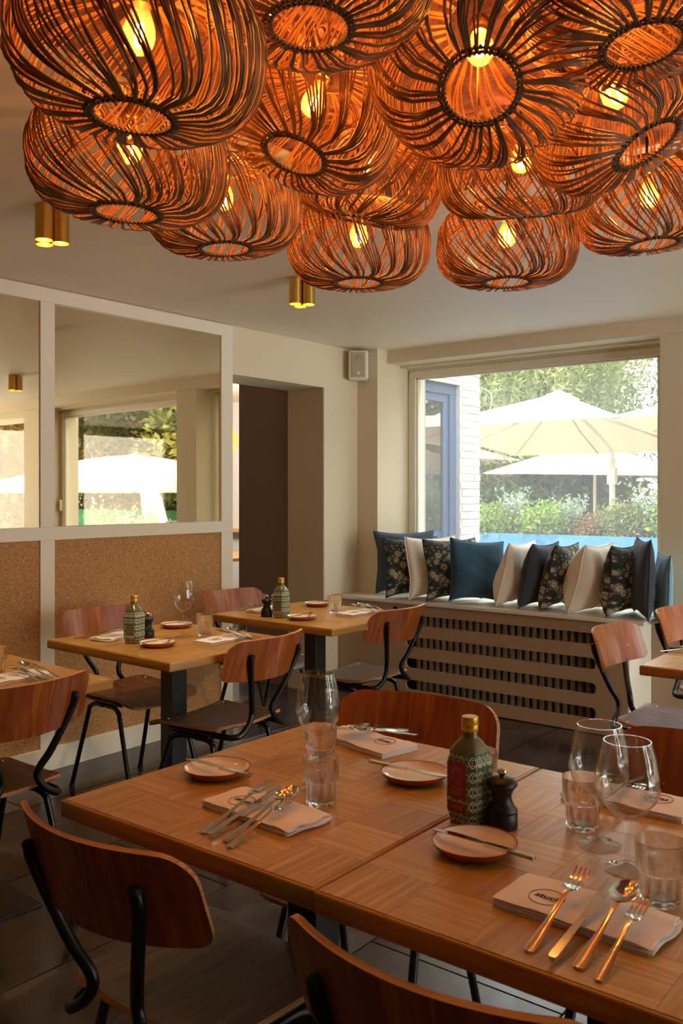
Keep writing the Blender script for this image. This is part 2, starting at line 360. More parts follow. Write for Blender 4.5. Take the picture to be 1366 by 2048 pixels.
def shell(name, fn, nu, nv, th, m, parent=None, uv=False):
    """two-sided sheet: fn(u,v) in [-1,1]x[0,1] -> point; thickened by th along the surface normal"""
    G = [[Vector(fn(-1 + 2 * i / nu, j / nv)) for i in range(nu + 1)] for j in range(nv + 1)]
    top, bot = [], []
    for j in range(nv + 1):
        for i in range(nu + 1):
            du = G[j][min(i + 1, nu)] - G[j][max(i - 1, 0)]; dv = G[min(j + 1, nv)][i] - G[max(j - 1, 0)][i]
            n = du.cross(dv); n = n.normalized() if n.length > 1e-12 else Vector((0, 0, 1))
            top.append(G[j][i] + n * th / 2); bot.append(G[j][i] - n * th / 2)
    V = top + bot; K = len(top); W = nu + 1; F = []
    for j in range(nv):
        for i in range(nu):
            a = j * W + i; F.append((a, a + 1, a + W + 1, a + W)); F.append((K + a, K + a + W, K + a + W + 1, K + a + 1))
    nf = len(F)
    for i in range(nu):
        F.append((i + 1, i, K + i, K + i + 1)); a = nv * W + i; F.append((a, a + 1, K + a + 1, K + a))
    for j in range(nv):
        a = j * W; F.append((a, a + W, K + a + W, K + a)); a = j * W + nu; F.append((a + W, a, K + a, K + a + W))
    me = mesh(V, F); o = add(name, me, m, parent, smooth=True)
    if isinstance(m, (list, tuple)):
        for i, p in enumerate(me.polygons):
            if i >= nf: p.material_index = 1
    try: me.set_sharp_from_angle(angle=R(45))
    except Exception: pass
    return o

# ================================================================== THE ROOM
XW = -3.845; CZ = 2.356; YF = 5.44
XE, YB = 3.5, -2.8
floor = struct('floor', -9.0, XE, YB, YF + .2, -.12, -.012, 'grout')
struct('floor_section', -9.0, -4.42, YF + .2, 7.05, -.12, -.012, 'grout', floor)
tm = None
for ix in range(-14, 9):
    for iy in range(-3, 7):
        x0 = -.992 + ix * .6165; y0 = .35 + iy * 1.22 + (.61 if ix % 2 else 0)
        xa, xb, ya, yb = x0 + .0025, x0 + .614, y0 + .0025, y0 + 1.2175
        if xa > XE or xb < -9 or yb < YB or ya > 7.05: continue
        if tm is None:
            tm = box('floor_tile', 0, .6115, 0, 1.215, -.012, 0, 'slate_tile', floor, .0012, seg=1).data
            o = bpy.data.objects[-1] if False else [c for c in floor.children][0]
        else:
            o = bpy.data.objects.new('floor_tile', tm); C.objects.link(o); o.parent = floor
        o.location = (xa, ya, 0)
for o in [c for c in floor.children]:
    if not o.name.startswith('floor_tile'): continue
    x, y = o.location.x, o.location.y; x1, y1 = x + .6115, y + 1.215
    top = YF if x1 > -4.3 else 7.05
    nx0, nx1, ny0, ny1 = max(x, -9.0), min(x1, XE), max(y, YB), min(y1, top)
    if nx1 - nx0 < .03 or ny1 - ny0 < .03: bpy.data.objects.remove(o); continue
    o.location = (nx0, ny0, 0); o.scale = ((nx1 - nx0) / .6115, (ny1 - ny0) / 1.215, 1)
ceiling = struct('ceiling', -4.40, XE + .2, YB - .2, YF + .2, CZ, CZ + .2, 'ceiling_paint')
struct('ceiling_far', -9.0, -4.405, YB - .2, 7.25, CZ, CZ + .2, 'ceiling_paint')
# left wall with the opening
wl = struct('wall_left', XW - .32, XW - .032, YB, 3.77, 0, CZ, 'wall_paint')
struct('wall_section', XW - .32, XW, 3.77, 3.782, 0, CZ, 'wall_paint', wl); struct('wall_section', XW - .04, XW, YB, 3.77, 2.349, CZ, 'wall_paint', wl); struct('wall_section', XW - .04, XW, YB, .22, 0, CZ, 'wall_paint', wl)
struct('wall_section', XW - .32, XW, 3.78, 4.68, 2.065, CZ, 'wall_paint', wl)
struct('wall_section', XW - .32, XW, 4.68, YF + .2, 0, CZ, 'wall_paint', wl)
struct('reveal_face', XW - .322, XW - .003, 4.674, 4.68, 0, 2.064, 'taupe_paint', wl)
struct('wall_passage', XW - .825, XW - .323, 4.70, 4.85, 0, CZ, 'dark_brown_paint')
wb = struct('wall_window_side', XW, -3.67, 5.05, YF + .2, 0, CZ, 'wall_paint')
struct('wall_pillar', -1.766, -1.49, 5.20, YF + .2, 0, CZ, 'wall_paint', wb)
struct('wall_pillar', .80, 1.24, 5.20, YF + .2, 0, CZ, 'wall_paint', wb)
struct('wall_pillar', 3.36, XE, 5.20, YF + .2, 0, CZ, 'wall_paint', wb)
struct('wall_parapet', -3.67, -1.766, YF - .03, YF + .2, 0, .66, 'wall_paint', wb)
struct('wall_parapet', -1.49, .80, 5.20, YF + .2, 0, .66, 'cabinet_paint', wb); struct('wall_parapet', -1.812, -1.49, 5.192, 5.20, 0, .64, 'cabinet_paint', wb)
struct('wall_parapet', 1.24, 3.36, 5.20, YF + .2, 0, .66, 'wall_paint', wb)
struct('lintel', -3.67, XE, YF - .02, YF + .2, 2.236, CZ, 'wall_paint', wb)
struct('beam', -3.668, XE, 5.17, 5.33, 2.266, CZ, 'wall_paint', wb)
struct('beam', -3.668, XE, 5.33, YF - .02, 2.252, CZ, 'wall_paint', wb)
wr = struct('wall_right', XE, XE + .2, YB, 1.95, 0, CZ, 'wall_paint')
struct('wall_pillar', XE, XE + .2, 5.05, YF + .2, 0, CZ, 'wall_paint', wr)
struct('lintel', XE, XE + .2, 1.95, 5.05, 2.29, CZ, 'wall_paint', wr)
struct('wall_back', XW - .32, XE + .2, YB - .2, YB, 0, CZ, 'dark_brown_paint')  # unseen wall; dark colour chosen to cut bounce light on the foreground
b = struct('baseboard_window_side', -1.80, 3.36, 5.172, 5.1915, 0, .115, 'cabinet_paint', None, .003)
for i, x in enumerate((-1.70, -.10)):
    pass
def window(idx, x0, x1, z0, z1, g='window_glass', handle=False, pos=None, rz=0):
    root = bpy.data.objects.new('window_%d' % idx, None); C.objects.link(root); root['kind'] = 'structure'; root.location = pos or (0, YF, 0); root.rotation_euler = (0, 0, rz)
    f = .055
    for a in ((x0 - f, x1 + f, z1, z1 + .05), (x0 - f, x1 + f, z0 - f, z0), (x0 - f, x0, z0, z1), (x1, x1 + f, z0, z1)):
        box('window_frame', a[0], a[1], -.02, .05, a[2], a[3], 'frame_paint', root, .004)
    for a in ((x0, x1, z1 - .012, z1), (x0, x1, z0, z0 + .012), (x0, x0 + .012, z0, z1), (x1 - .012, x1, z0, z1)):
        box('glazing_bead', a[0], a[1], -.004, .03, a[2], a[3], 'frame_paint', root)
        box('seal', a[0] + .002, a[1] - .002, .01, .014, a[2] + .002, a[3] - .002, 'sealant', root) if False else None
    box('window_pane', x0, x1, .012, .018, z0, z1, g, root)
    if handle:
        box('window_handle', x1 + .012, x1 + .036, -.055, -.02, 1.18, 1.30, 'white_plastic', root, .006)
    return root
window(1, -3.602, -1.85, .74, 2.185)
window(2, -1.43, .74, .74, 2.185, 'window_glass_clean', True)
window(3, 1.30, 3.30, .74, 2.185, 'window_glass_clean')
window(5, -1.495, 1.495, .08, 2.235, 'door_glass', pos=(XE + .05, 3.5, 0), rz=R(-90))
box('window_sill', -3.667, -1.77, 5.32, YF - .022, .655, .675, 'cabinet_paint', bpy.data.objects['window_1'], .002) if False else None

# ---------- panelled frame with mirrors and cork on the left wall
FX = -3.826
pf = thing('panelling_frame', 'pale grey painted timber frame holding mirrors above cork panels on the left wall', 'wall panelling', (0, 0, 0))
ym = [(.30, 1.33), (1.42, 2.50), (2.58, 3.706)]
def rail(n, a, b_, c, d, bev=.002, t=0): return box(n, XW - .031, FX + t, a, b_, c, d, 'frame_paint', pf, bev)
rail('top_rail', .22, 3.80, 2.281, 2.349); rail('middle_rail', .22, 3.80, 1.122, 1.187); rail('bottom_rail', .22, 3.80, .0, .112, .002, .006)
for a, b_ in ((.22, .30), (1.33, 1.42), (2.50, 2.58), (3.706, 3.80)):
    rail('stile', a, b_, .112, 1.122); rail('stile', a, b_, 1.187, 2.281)
for i, (a, b_) in enumerate(ym):
    nm = ('camera', 'middle', 'doorway')[i]
    o = box('wall_mirror', 0, .004, 0, b_ - a, 0, 1.094, 'mirror_glass'); an = R(1.75); hl = (b_ - a) / 2; o.location = (XW - .009 - hl * math.sin(an), a, 1.187); o.rotation_euler = (0, R(-.1), -an)
    tag(o, ['large wall mirror in the frame bay nearest the viewer, out of view', 'wall mirror cut by the left edge of the picture', 'large wall mirror beside the doorway reflecting a window and parasol'][i], 'mirror', 'mirrors of the panelled wall')
    o = box('cork_panel', XW + .001, XW + .010, a, b_, .112, 1.122, 'cork')
    tag(o, ['cork panel below the mirror nearest the viewer', 'brown cork panel below the mirror at the left edge', 'wide brown cork panel under the large mirror beside the doorway'][i], 'cork panel', 'cork panels of the panelled wall')

# ---------- other room through the opening
struct('wall_left_far', -9.2, -9.0, YB - .2, 8.0, 0, CZ, 'white_wall'); struct('wall_front_far', -9.2, -4.42, 7.05, 7.25, 0, CZ, 'white_wall'); struct('wall_back_far', -9.0, XW - .32, YB - .2, YB, 0, CZ, 'white_wall')

t = thing('dining_table', 'beech table glimpsed through the doorway in the next room', 'table', (-6.42, 6.2, 0)); 
box('tabletop', -.5, .5, -.4, .4, .72, .75, 'beech', t, .003); box('pedestal', -.04, .04, -.04, .04, .012, .72, 'black_metal', t); box('base_plate', -.22, .22, -.22, .22, 0, .012, 'black_plate', t)
o = box('wall_shelf', -8.2, -6.0, 6.92, 7.05, .93, .97, 'beech', None, .003); tag(o, 'narrow wooden wall shelf in the room beyond the doorway', 'shelf')
t = thing('pendant_lamp', 'orange globe pendant lamp in the room beyond the doorway', 'lamp', (-6.36, 6.2, CZ))
lathe('lamp_shade', [(0, -.62), (.06, -.61), (.11, -.57), (.14, -.50), (.14, -.46), (.11, -.39), (.06, -.35), (0, -.345)], 'orange_globe', t, 24)
tube('cord', [(0, 0, 0), (0, 0, -.35)], .003, 'cord_black', t, 6)
l = bpy.data.lights.new('far_room_light', 'POINT'); l.energy = 30; l.color = (1, .93, .82); l.shadow_soft_size = .3
lo = bpy.data.objects.new('far_room_light', l); C.objects.link(lo); lo.location = (-6.4, 5.4, 2.05)

# ---------- speaker
t = thing('loudspeaker', 'small cream loudspeaker mounted high in the corner', 'speaker', (-3.765, 4.955, 2.34), R(38))
box('housing', -.068, .068, -.06, .07, -.205, -.005, 'white_plastic', t, .018, seg=4)
box('grille', -.048, .048, -.068, -.058, -.190, -.02, 'speaker_grille', t, .004)
lathe('logo_badge', [(0, 0), (.011, 0), (.011, .003), (0, .004)], 'white_plastic', t, 16).matrix_local = Matrix.Translation((0, -.068, -.163)) @ Matrix.Rotation(R(90), 4, 'X')
lathe('tweeter', [(0, .001), (.02, .001), (.021, .004), (.024, .004), (.024, 0)], 'speaker_grille', t, 20).matrix_local = Matrix.Translation((0, -.067, -.06)) @ Matrix.Rotation(R(90), 4, 'X')
lathe('bracket', [(0, -.02), (.012, -.02), (.012, .02), (0, .02)], 'white_plastic', t, 12).location = (0, .085, -.1)
o = box('wall_socket', XW - .62, XW - .54, 4.688, 4.70, .55, .63, 'socket_white', None, .004); tag(o, 'white wall socket low on the brown passage wall', 'socket')

# ---------- window seat / radiator cover
cb = thing('radiator_cover', 'built-in beige radiator cover with long slots forming the window seat', 'cabinet', (0, 0, 0))
def cover_front():
    Y0 = 4.828; bm = bmesh.new()
    slots = [(.501, .565), (.361, .425), (.222, .286), (.083, .147)]
    X0, X1, Z0, Z1 = XW + .003, -1.814, .006, .632
    loops = [[(X0, Z0), (X1, Z0), (X1, Z1), (X0, Z1)]]
    a, b_ = -3.285, -1.995
    for z0, z1 in slots:
        r = (z1 - z0) / 2; zc = (z0 + z1) / 2; L = []
        for i in range(13):
            an = PI / 2 + PI * i / 12; L.append((a + r + r * math.cos(an), zc + r * math.sin(an)))
        for i in range(13):
            an = -PI / 2 + PI * i / 12; L.append((b_ - r + r * math.cos(an), zc + r * math.sin(an)))
        loops.append(L)
    loops.append([(-3.367 + .022 * math.cos(2 * PI * i / 16), .598 + .014 * math.sin(2 * PI * i / 16)) for i in range(16)])
    edges = []
    for L in loops:
        vs = [bm.verts.new((x, Y0, z)) for x, z in L]
        edges += [bm.edges.new((vs[i], vs[(i + 1) % len(vs)])) for i in range(len(vs))]
    bmesh.ops.triangle_fill(bm, use_beauty=True, use_dissolve=False, edges=edges)
    ret = bmesh.ops.extrude_face_region(bm, geom=list(bm.faces))
    for v in [g for g in ret['geom'] if isinstance(g, bmesh.types.BMVert)]: v.co.y += .018
    bmesh.ops.recalc_face_normals(bm, faces=bm.faces)
    return bm2me(bm)
add('front_board', cover_front(), 'cabinet_paint', cb)
box('side_board', -1.832, -1.814, 4.847, 5.41, .006, .632, 'frame_paint', cb)
box('seat_board', XW + .003, -1.766, 4.812, 5.05, .633, .655, 'frame_paint', cb, .003)
box('seat_board', -3.667, -1.768, 5.051, 5.408, .633, .655, 'frame_paint', cb, .003)
box('seat_board', -1.7655, -1.72, 4.812, 5.198, .633, .655, 'frame_paint', cb, .003)
rd = thing('radiator', 'column radiator behind the slots of the window seat', 'radiator', (-3.24, 4.94, 0))
c0 = None
for i in range(26):
    if c0 is None:
        bm = bmesh.new(); boxbm(bm, -.015, .015, -.035, .035, .05, .60, .009, 2); c0 = add('radiator_column', bm2me(bm), 'radiator_paint', rd)
        o = c0
    else:
        o = c0.copy(); C.objects.link(o); o.parent = rd
    o.location = (i * .0485, 0, 0)
box('radiator_foot', .02, .06, -.02, .02, 0, .05, 'radiator_paint', rd); box('radiator_foot', 1.15, 1.19, -.02, .02, 0, .05, 'radiator_paint', rd)

# ---------- brass ceiling spots
def spot(loc, rz, label, first=[None]):
    if first[0] is None:
        t = thing('ceiling_spotlight', label, 'ceiling light', loc, rz, 'triple brass ceiling spotlights')
        lathe('ceiling_plate', [(0, 0), (.05, 0), (.05, -.006), (0, -.006)], 'brass', t, 24)
        for i in range(3):
            a = i * 2 * PI / 3; p = (.036 * math.cos(a), .036 * math.sin(a), 0)
            cn = lathe('canister', [(0, -.0065), (.031, -.0065), (.031, -.125), (.0285, -.125), (.0285, -.085)], 'brass', t, 28, loc=p)
            lathe('lens', [(0, -.092), (.028, -.092)], 'spot_lens', cn, 20, loc=p)
        first[0] = t; r = t
    else: r = dup(first[0], loc, rz, label)
    for i in range(1):
        l = bpy.data.lights.new('spot_lamp', 'SPOT'); l.energy = 9; l.color = (1, .72, .42); l.spot_size = R(95); l.spot_blend = .8; l.shadow_soft_size = .02
        lo = bpy.data.objects.new('spot_lamp', l); C.objects.link(lo); lo.location = (loc[0], loc[1], loc[2] - .14)
    return r
spot((-2.76, 1.84, CZ), R(55), 'triple brass ceiling spotlight at the left below the lamp cluster')
spot((-2.75, 3.18, CZ), R(20), 'triple brass ceiling spotlight nearest the doorway')
spot((-.70, 4.05, CZ), R(0), 'triple brass ceiling spotlight seen only in the left mirror')

# ---------- ceiling panel over the lamps
cp = thing('ceiling_panel', 'terracotta textured acoustic panel on the ceiling above the woven lamps', 'ceiling panel', (0, 0, 0))
box('panel_board', -1.80, .7, .2, 2.66, CZ - .010, CZ - .0005, 'ceiling_paint', cp); box('felt_face', -1.72, .62, .28, 2.54, CZ - .022, CZ - .0105, 'terracotta_felt', cp, .003)

# ---------- woven rattan lamps
RT, RB, RM = .062, .066, .20
def make_shade(seed, twist):
    rnd = random.Random(seed); V, F = [], []
    NB = 41
    def prof(t):     # t 0 top ring -> 1 bottom ring
        # superelliptic bulge
        a = PI * t
        z = .105 * math.copysign(abs(math.cos(a)) ** .85, math.cos(a)) - .004
        bul = math.sin(a) ** .55 if t not in (0, 1) else 0
        r0 = RT * (1 - t) + RB * t
        return r0 + (RM - r0) * bul, z
    nseg = 15
    for b_ in range(NB):
        ph = 2 * PI * b_ / NB + rnd.uniform(-.05, .05); tw = twist * rnd.uniform(.85, 1.15); sp = rnd.uniform(.9, 1.35)
        ns = 3 if rnd.random() < .75 else 4
        for s in range(ns):
            off = (s - (ns - 1) / 2) * .021 * sp; k1 = rnd.uniform(-.014, .014); dr = rnd.uniform(-.010, .006); lean = rnd.uniform(-.05, .05)
            path = []
            for i in range(nseg + 1):
                t = i / nseg; r, z = prof(t); w_ = math.sin(PI * t)
                an = ph + off * (.55 + .9 * w_) + tw * (t - .5) + k1 * w_ + lean * math.sin(2 * PI * t)
                rr = r + dr * w_
                path.append(Vector((rr * math.cos(an), rr * math.sin(an), z)))
            tube_data(path, .0022, 5, V, F, cap=False)
    return mesh(V, F)
def ring_data(r, z, rr, V, F, n=40, sides=6):
    tube_data([(r * math.cos(2 * PI * i / n), r * math.sin(2 * PI * i / n), z) for i in range(n)], rr, sides, V, F, closed=True)
def make_binding():
    V, F = [], []
    for r, z in ((RB - .001, -.109), (RB + .006, -.107), (RT, .101)): ring_data(r, z, .0028, V, F)
    n = 46
    for i in range(n):      # wrapping loops on the lower ring
        a = 2 * PI * i / n; c = Vector((math.cos(a), math.sin(a), 0)); tt = Vector((-math.sin(a), math.cos(a), 0))
        ctr = c * (RB + .0025) + Vector((0, 0, -.108)); P = []
        for j in range(6):
            th = 2 * PI * j / 6; P.append(ctr + c * (.0085 * math.cos(th)) + Vector((0, 0, 1)) * (.0055 * math.sin(th)) + tt * (.004 * math.sin(th)))
        tube_data(P, .0014, 4, V, F, closed=True)
    return mesh(V, F)
shade_meshes = [make_shade(11, .95), make_shade(12, .75), make_shade(13, 1.1), make_shade(14, -.9)]
bind_me = make_binding()
lamp_proto = {}
rv = Vector((.7848, .6198, 0)); fv = Vector((-.6198, .7848, 0))
for me_ in shade_meshes: me_.materials.append(M('rattan')); me_.shade_smooth()
bind_me.materials.append(M('rattan_binding')); bind_me.shade_smooth()
bulb_prof = [(r_, z_ + .042) for r_, z_ in [(.012, .03), (.013, .022), (.02, .008), (.025, -.008), (.026, -.022), (.022, -.038), (.012, -.047), (0, -.049)]]
def tagk(o): o['kind'] = 'stuff'; return o
def lamp(loc, tilt, roll, kind, label):
    """loc = centre of the shade; tilt = towards the room's middle, roll = sideways"""
    q = Matrix.Rotation(R(-tilt), 4, rv) ; q = Matrix.Rotation(R(-roll), 4, -fv) @ q
    t = thing('pendant_lamp', label, 'lamp', loc, 0, 'woven rattan pendant lamps in the ceiling cluster')
    t.rotation_euler = q.to_euler()
    s = bpy.data.objects.new('lamp_shade', shade_meshes[kind]); C.objects.link(s); s.parent = t; s['kind'] = 'stuff'
    b_ = bpy.data.objects.new('ring_binding', bind_me); C.objects.link(b_); b_.parent = s
    if not lamp_proto:
        tube('filament', [(-.006, 0, .042), (-.008, 0, .012), (0, .004, .006), (.008, 0, .012), (.006, 0, .042)], .0022, 'filament', t, 6, 3)
        lathe('bulb', bulb_prof, 'bulb_glass', t, 20)
        lathe('socket', [(0, .127), (.012, .127), (.021, .117), (.021, .092), (.024, .092), (.024, .082), (.019, .080), (.017, .070), (0, .070)], 'brass', t, 20)
        V, F = [], []
        for a in (0, 2.1, 4.2):
            tube_data([(0, 0, .09), (RT * math.cos(a), RT * math.sin(a), .101)], .0013, 4, V, F)
            tube_data([(RT * math.cos(a), RT * math.sin(a), .101), (.19 * math.cos(a), .19 * math.sin(a), 0), (RB * math.cos(a), RB * math.sin(a), -.107)], .0013, 4, V, F)
        add('wire_frame', mesh(V, F), 'brass', t)
        for c in t.children:
            if c.name.split('.')[0] in ('filament', 'bulb', 'socket', 'wire_frame'): lamp_proto[c.name.split('.')[0]] = c
    else:
        for n_, c in lamp_proto.items():
            d = c.copy(); C.objects.link(d); d.parent = t
    # the cord rises from the socket to the ceiling (straight up in the world)
    top = q @ Vector((0, 0, .127)); z = CZ - .022 - loc[2]
    if z > top.z + .004:
        inv = q.inverted()
        P = [inv @ top, inv @ Vector((top.x * .9, top.y * .9, z))]
        tube('cord', P, .004, 'cord_black', t, 6)
    l = bpy.data.lights.new('lamp_bulb', 'POINT'); l.energy = LAMP_W; l.color = (1, .43, .14); l.shadow_soft_size = .012
    lo = bpy.data.objects.new('lamp_bulb', l); C.objects.link(lo); lo.parent = t; lo.location = (0, 0, .018); lo['kind'] = 'helper'
    return t
LAMP_W = .85
LAMPS = [((-1.146, .925, 2.06), 0, 5, 0, 'largest woven lamp at the top left of the picture'),
 ((-1.483, 1.175, 2.034), 0, 3, 2, 'woven lamp leftmost in the cluster, under the top left one'),
 ((-1.701, 1.656, 2.10), 0, -2, 1, 'woven lamp second from the left in the bottom row, before the grey ceiling'),
 ((-1.551, 2.043, 2.06), 0, 0, 1, 'woven lamp hanging lowest at the middle, above the twin brass spots'),
 ((-1.240, 2.347, 2.073), 0, 0, 2, 'woven lamp hanging lowest right of the middle, above the parasol window'),
 ((-.867, 2.471, 2.146), 0, -4, 0, 'woven lamp at the right edge over the right part of the window'),
 ((-1.028, 2.021, 2.150), -17, -4, 2, 'woven lamp right of the middle with its lower ring seen edge-on'),
 ((-1.429, 1.921, 2.19), -10, 12, 3, 'woven lamp at the middle tucked behind the tilted one, ring edge-on'),
 ((-1.256, 1.481, 2.174), 12, 18, 1, 'woven lamp left of the middle tilted so its ring faces lower left'),
 ((-.814, 1.437, 2.145), 36, 6, 3, 'woven lamp whose wide ring faces the viewer, top centre right'),
 ((-.693, 1.799, 2.150), 14, -26, 0, 'woven lamp at the right tilted with its ring slanting upward'),
 ((-.946, 1.12, 2.215), 4, 2, 2, 'woven lamp cut by the top edge at the middle'),
 ((-.560, 1.53, 2.225), 6, -4, 1, 'woven lamp cut by the top right corner')]
for a in LAMPS: lamp(*a)

# ================================================================== FURNITURE
# chair: origin on the floor under the seat centre, faces +y
def rc(u, v, W, r0, r1, H):   # half-width with rounded corners at both ends (v in 0..1, H real length)
    d0 = v * H; d1 = (1 - v) * H; w_ = W
    for d, r in ((d0, r0), (d1, r1)):
        if d < r: w_ = min(w_, W - r + math.sqrt(max(r * r - (r - d) ** 2, 0)))
    return w_
def ease(v, e=.14):   # denser rows near both ends
    return .5 - .5 * math.cos(PI * v) if False else v
def make_chair(label, loc, rz):
    t = thing('dining_chair', label, 'chair', loc, rz, 'plywood and black tube dining chairs')
    H = .172
    def back(u, v):
        v2 = (1 - math.cos(PI * v)) / 2; w_ = rc(u, v2, .232 + .006 * (1 - v2), .028, .055, H); uu = math.sin(u * PI / 2) * .35 + u * .65; x = w_ * uu
        bow = .072 * (x / .232) ** 2
        zb = .638 + .012 * (x / .232) ** 2
        z = zb + (.803 - zb) * v2 
        return (x, -.292 - .045 * v2 + bow, z)
    b_ = shell('backrest', back, 22, 16, .010, ['back_wood', 'ply_edge'], t)
    def seat(u, v):
        v2 = (1 - math.cos(PI * v)) / 2; w_ = rc(u, v2, .205 - .012 * (1 - v2), .06, .05, .41); x = w_ * u; y = -.205 + .41 * v2
        z = .446 + .010 * u * u
        if v2 > .78: z -= .035 * ((v2 - .78) / .22) ** 2
        if v2 < .2: z += .010 * ((.2 - v2) / .2) ** 2
        z -= .006 * math.sin(PI * v2) 
        return (x, y, z)
    s_ = shell('seat', seat, 18, 20, .011, ['seat_wood', 'ply_edge'], t)
    for sx_ in (-1, 1):
        P = [(sx_ * .147, -.3035, .738), (sx_ * .144, -.294, .700), (sx_ * .094, -.258, .575), (sx_ * .068, -.238, .525), (sx_ * .062, -.232, .495), (sx_ * .082, -.234, .462), (sx_ * .122, -.232, .432), (sx_ * .150, -.212, .4235), (sx_ * .160, -.15, .4235), (sx_ * .160, .10, .4215)]
        po = tube('back_post', P, .0115, 'black_metal', t, 12, 5)
        lathe('post_cap', [(0, 0), (.0122, 0), (.0122, .006), (.008, .010), (0, .011)], 'rubber', po, 12, loc=(sx_ * .147, -.304, .737))
        for sy, fy in ((-1, -.235), (1, .215)):
            P = [(sx_ * .160, sy * .015 - .02, .401), (sx_ * .163, sy * .07 - .02, .401), (sx_ * .168, sy * .105 - .02, .385), (sx_ * .172, sy * .12 - .015, .35), (sx_ * .192, fy, .012)]
            lg = tube('leg', P, .0105, 'black_metal', t, 10, 5)
            lathe('foot_cap', [(0, 0), (.0125, 0), (.0125, .018), (0, .018)], 'rubber', lg, 12, loc=(sx_ * .192, fy, 0))
    tube('crossbar', [(-.16, -.02, .401), (.16, -.02, .401)], .009, 'black_metal', t, 8)
    V, F = [], []
    for sx_ in (-1, 1):
        for z, v2 in ((.715, .47),):
            y = -.292 - .045 * v2 + .072 * (.150 / .232) ** 2 + .005
            lathe_data([(0, .0), (.0045, .0), (.006, .002), (.006, .0)], 10, V, F)
    for sx_ in (-1, 1):
        o = lathe('bolt', [(0, .003), (.004, .0025), (.006, 0), (.006, -.002)], 'dull_steel', b_, 10)
        o.matrix_local = Matrix.Translation((sx_ * .150, -.292 - .02 + .072 * (.150 / .232) ** 2 + .006, .705)) @ Matrix.Rotation(R(-90), 4, 'X')
        for yy in (-.16, .11):
            lathe('bolt', [(0, .003), (.004, .0025), (.006, 0), (.006, -.002)], 'dull_steel', s_, 10, loc=(sx_ * .165, yy, .4575 if yy > 0 else .459))
    return t
CH = [((-1.243, 1.19, 0), -1, 'dark plywood chair in the bottom left corner, back to the viewer'),
 ((-1.285, 1.735, 0), 188, 'chair across the front left table with its reddish back above the table edge'),
 ((-.575, 1.165, 0), 0, 'chair at the bottom centre seen from behind, cut by the lower edge'),
 ((-.575, 1.80, 0), 180, 'chair behind the wine glasses at the front right table'),
 ((-2.635, 1.49, 0), 92, 'chair at the left edge, its back towards the viewer'),
 ((-3.29, 2.655, 0), 268, 'chair against the cork wall behind the bottle'),
 ((-2.655, 2.545, 0), 95, 'chair pulled up to the middle left table, tall back with tubes facing the viewer'),
 ((-3.36, 3.60, 0), 270, 'chair beside the doorway at the back table'),
 ((-2.74, 3.585, 0), 90, 'chair at the back table in front of the radiator cover'),
 ((-1.135, 3.60, 0), 270, 'chair with a shiny back left of the right-hand table'),
 ((-1.13, 4.33, 0), 270, 'chair cut by the right edge behind the shiny-backed one'),
 ((-3.31, 1.50, 0), 268, 'chair between the left edge table and the cork wall')]
ch0 = None
for p, rz, lb in CH:
    ch0_ = make_chair(lb, p, R(rz)) if ch0 is None else dup(ch0, p, R(rz), lb)
    ch0 = ch0 or ch0_

# tables
def make_table(label, loc, rz, W, D, nx, ny):
    t = thing('dining_table', label, 'table', loc, rz, 'square wooden restaurant tables')
    tp = box('tabletop', -W / 2, W / 2, -D / 2, D / 2, .715, .7488, 'table_edge', t, .004, seg=3)
    tp.data.shade_smooth()
    try: tp.data.set_sharp_from_angle(angle=R(40))
    except Exception: pass
    bx_, by_ = (W - .012) / nx, (D - .012) / ny; bm = bmesh.new()
    boxbm(bm, -bx_ / 2 + .0002, bx_ / 2 - .0002, -by_ / 2 + .0002, by_ / 2 - .0002, .746, .75, .0004, 1); me = bm2me(bm); me2 = me.copy()
    me.materials.append(M('table_wood')); me2.materials.append(M('table_wood_cross'))
    for i in range(nx):
        for j in range(ny):
            o = bpy.data.objects.new('wood_block', me if (i + j) % 2 else me2); C.objects.link(o); o.parent = tp
            o.location = (-W / 2 + .006 + (i + .5) * bx_, -D / 2 + .006 + (j + .5) * by_, 0)
    box('pedestal', -.038, .038, -.038, .038, .008, .708, 'black_metal', t, .002)
    box('mounting_plate', -.15, .15, -.15, .15, .7085, .7148, 'black_plate', t)
    box('base_plate', -.2, .2, -.2, .2, 0, .008, 'black_plate', t, .001, seg=1)
    return t
TA = make_table('front left table with two place settings and a plate at its left', (-1.2015, 1.428, 0), 0, .647, .775, 5, 6)
dup(TA, (-.5515, 1.425, 0), 0, 'front right table carrying the green patterned bottle and two wine glasses')
TD = make_table('middle left table by the cork wall', (-2.83, 2.47, 0), R(-2), .79, .68, 6, 5)
dup(TD, (-2.885, 3.44, 0), R(-1), 'back left table in front of the doorway')
dup(TD, (-2.80, 1.51, 0), R(-3), 'table cut by the left edge of the picture')
dup(TD, (-.745, 3.46, 0), R(2), 'table at the right edge in front of the window seat')

